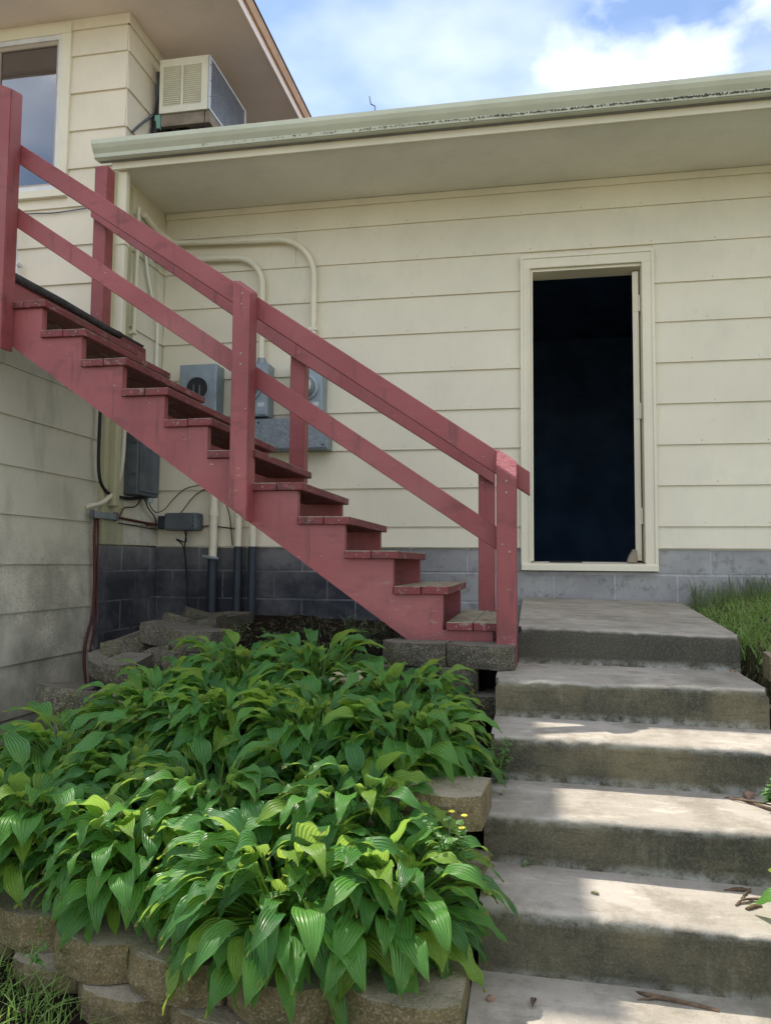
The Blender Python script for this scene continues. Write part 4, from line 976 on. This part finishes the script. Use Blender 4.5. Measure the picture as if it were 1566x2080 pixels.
weed('taller weed at the right edge above the third step', .90, 2.62, .95, 8, .22, 10, .05, 5, spread=.4)
weed('leafy weed under the short wall on the right', .93, 2.95, .92, 8, .18, 10, .05, 6)
weed('tiny weed sprouting on the leftmost wall block', -1.22, 1.78, .60, 4, .06, 5, .032, 7, spread=.8)
weed('thin grassy weed at the base of the lowest step', -.16, 1.74, .46, 6, .13, 5, .07, 8, spread=.5)
weed('pale weed sprig against the foundation under the stairs', -1.10, 4.6, 1.19, 6, .13, 9, .04, 9, M_dullw, spread=.6)
weed('low weed sprigs on the dark soil under the stringer', -.85, 4.0, 1.18, 8, .11, 9, .045, 10, M_dullw, spread=.8)
weed('weed sprig standing behind the back hostas left of the conduits', -1.55, 4.0, 1.18, 6, .12, 9, .045, 11, M_dullw, spread=.7)
weed('weed with narrow leaves in the back corner of the bed', -1.28, 3.75, 1.17, 7, .10, 8, .05, 12, spread=.8)
weed('feathery seeding weed by the corner of the platform', 1.02, 5.15, 1.30, 9, .22, 12, .035, 13, M_dullw)
weed('tall greyish weed against the foundation at the right', 1.38, 5.2, 1.30, 10, .27, 12, .04, 14, M_dullw)
# litter of dead leaves on the soil
V = []; Fc = []; r = random.Random(31)
for k in range(700):
    x = r.uniform(-2.0, -.15); y = r.uniform(1.7, 5.3); z = height(x, y)+r.uniform(.004, .02); a = r.uniform(0, 6.3); l_ = r.uniform(.012, .035); i0 = len(V)
    dx, dy = math.cos(a)*l_, math.sin(a)*l_
    V += [(x-dx, y-dy, z), (x-dy*.4, y+dx*.4, z+r.uniform(0, .012)), (x+dx, y+dy, z+r.uniform(0, .01)), (x+dy*.4, y-dx*.4, z+r.uniform(0, .012))]; Fc.append((i0, i0+1, i0+2, i0+3))
me = bpy.data.meshes.new('leaf_litter'); me.from_pydata(V, [], Fc); me.materials.append(simple('brown_leaf_litter', (.10, .065, .04), .5, 30, .8, .2))
o = bpy.data.objects.new('leaf_litter', me); COL.objects.link(o); o['kind'] = 'stuff'; tag(o, 'brown dead leaf litter scattered over the bed soil', 'leaf litter')

# ------------------------------------------------------------------ twigs, stones, fallen leaves
def twig(label, pts, r, branch=None):
    mb = MB().tube(smooth_path(pts, 4), r, 6)
    for bp in (branch or []): mb.tube(smooth_path(bp, 4), r*.7, 6)
    bm = mb.b; rq = random.Random(len(pts)+int(pts[0][0]*100))
    for v in bm.verts: v.co += Vector((rq.uniform(-1, 1), rq.uniform(-1, 1), rq.uniform(-1, 1)))*r*.22
    return tag(obj('twig', mb, M_bark), label, 'twig', 'twigs fallen on the concrete steps')
z4, z5, z3 = .7150, .5565, .8635
twig('short straight twig in the shaded middle of the fifth step', [(.127, 2.227, z4), (.15, 2.236, z4+.001), (.172, 2.243, z4)], .0035)
twig('thick forked twig in the sun at the right of the fifth step', [(.512, 2.298, z4), (.55, 2.303, z4+.006), (.58, 2.299, z4+.006)], .0055, [[(.575, 2.299, z4+.005), (.56, 2.28, z4+.003), (.547, 2.255, z4)]])
twig('thin y-shaped twig in front of the thick forked one', [(.52, 2.207, z4), (.546, 2.237, z4+.006), (.596, 2.253, z4+.004)], .0032, [[(.53, 2.22, z4), (.55, 2.226, z4+.003), (.57, 2.243, z4+.004)]])
twig('short stubby twig nearest the edge of the fifth step', [(.541, 2.189, z4), (.562, 2.205, z4+.003), (.584, 2.218, z4)], .0048)
twig('long knobbly twig across the lowest visible step', [(.247, 2.035, z5), (.274, 2.015, z5+.010), (.342, 2.008, z5+.006), (.427, 1.992, z5+.002)], .0050, [[(.244, 2.000, z5), (.286, 2.006, z5+.010), (.31, 2.010, z5+.008)]])
twig('long thin twig leaning off the right edge of the fourth step', [(.598, 2.652, z3), (.633, 2.648, z3+.004), (.698, 2.56, z3+.006), (.80, 2.42, z3+.01)], .0042, [[(.61, 2.64, z3+.006), (.70, 2.575, z3+.012), (.82, 2.45, z3+.016)]])
def stone(label, x, y, z, r, seed, name='stone'):
    b = MB(); bmesh.ops.create_icosphere(b.b, subdivisions=1, radius=r); rq = random.Random(seed)
    for v in b.b.verts: v.co = Vector((v.co.x*rq.uniform(.8, 1.25), v.co.y*rq.uniform(.7, 1.1), v.co.z*rq.uniform(.55, .95))) + Vector((x, y, z+r*.5))
    return tag(obj(name, b, M_rock), label, 'stone')
stone('angular reddish stone on the fourth step beside the weed', .675, 2.672, .862, .021, 4)
stone('flat reddish stone at the right end of the second step', .812, 3.42, 1.155, .015, 2)
stone('small pebble beside the base of the steps at the bottom', -.10, 1.93, .556, .012, 6)
def fallen(label, x, y, z, s_, seed, mat):
    rq = random.Random(seed); b = MB(); a = rq.uniform(0, 6.3); M = Matrix.Translation((x, y, z)) @ Matrix.Rotation(a, 4, 'Z')
    P_ = [[b.b.verts.new(M @ Vector(((u-.5)*2*s_, v*s_*.5*math.sin(math.pi*(.05+.9*u)), .003+abs(v)*s_*.5+.25*s_*math.sin(u*3.1)))) for v in (-1, 0, 1)] for u in (0, .25, .5, .75, 1)]
    for i in range(4):
        for k in range(2): b.b.faces.new((P_[i][k], P_[i+1][k], P_[i+1][k+1], P_[i][k+1]))
    return tag(obj('fallen_leaf', b, mat), label, 'leaf')
fallen('curled dark green fallen leaf at the left of the fifth step', -.012, 2.335, .721, .024, 1, M_dullw)
fallen('tiny tan fallen leaf beside the short straight twig', .163, 2.19, .7165, .011, 2, M_dead)
fallen('small yellow green fallen leaf on the left of the fourth step', -.094, 2.53, .866, .013, 3, M_dead)
fallen('dark leaf fragment near the left of the bottom step', .00, 1.93, .557, .016, 4, M_bark)
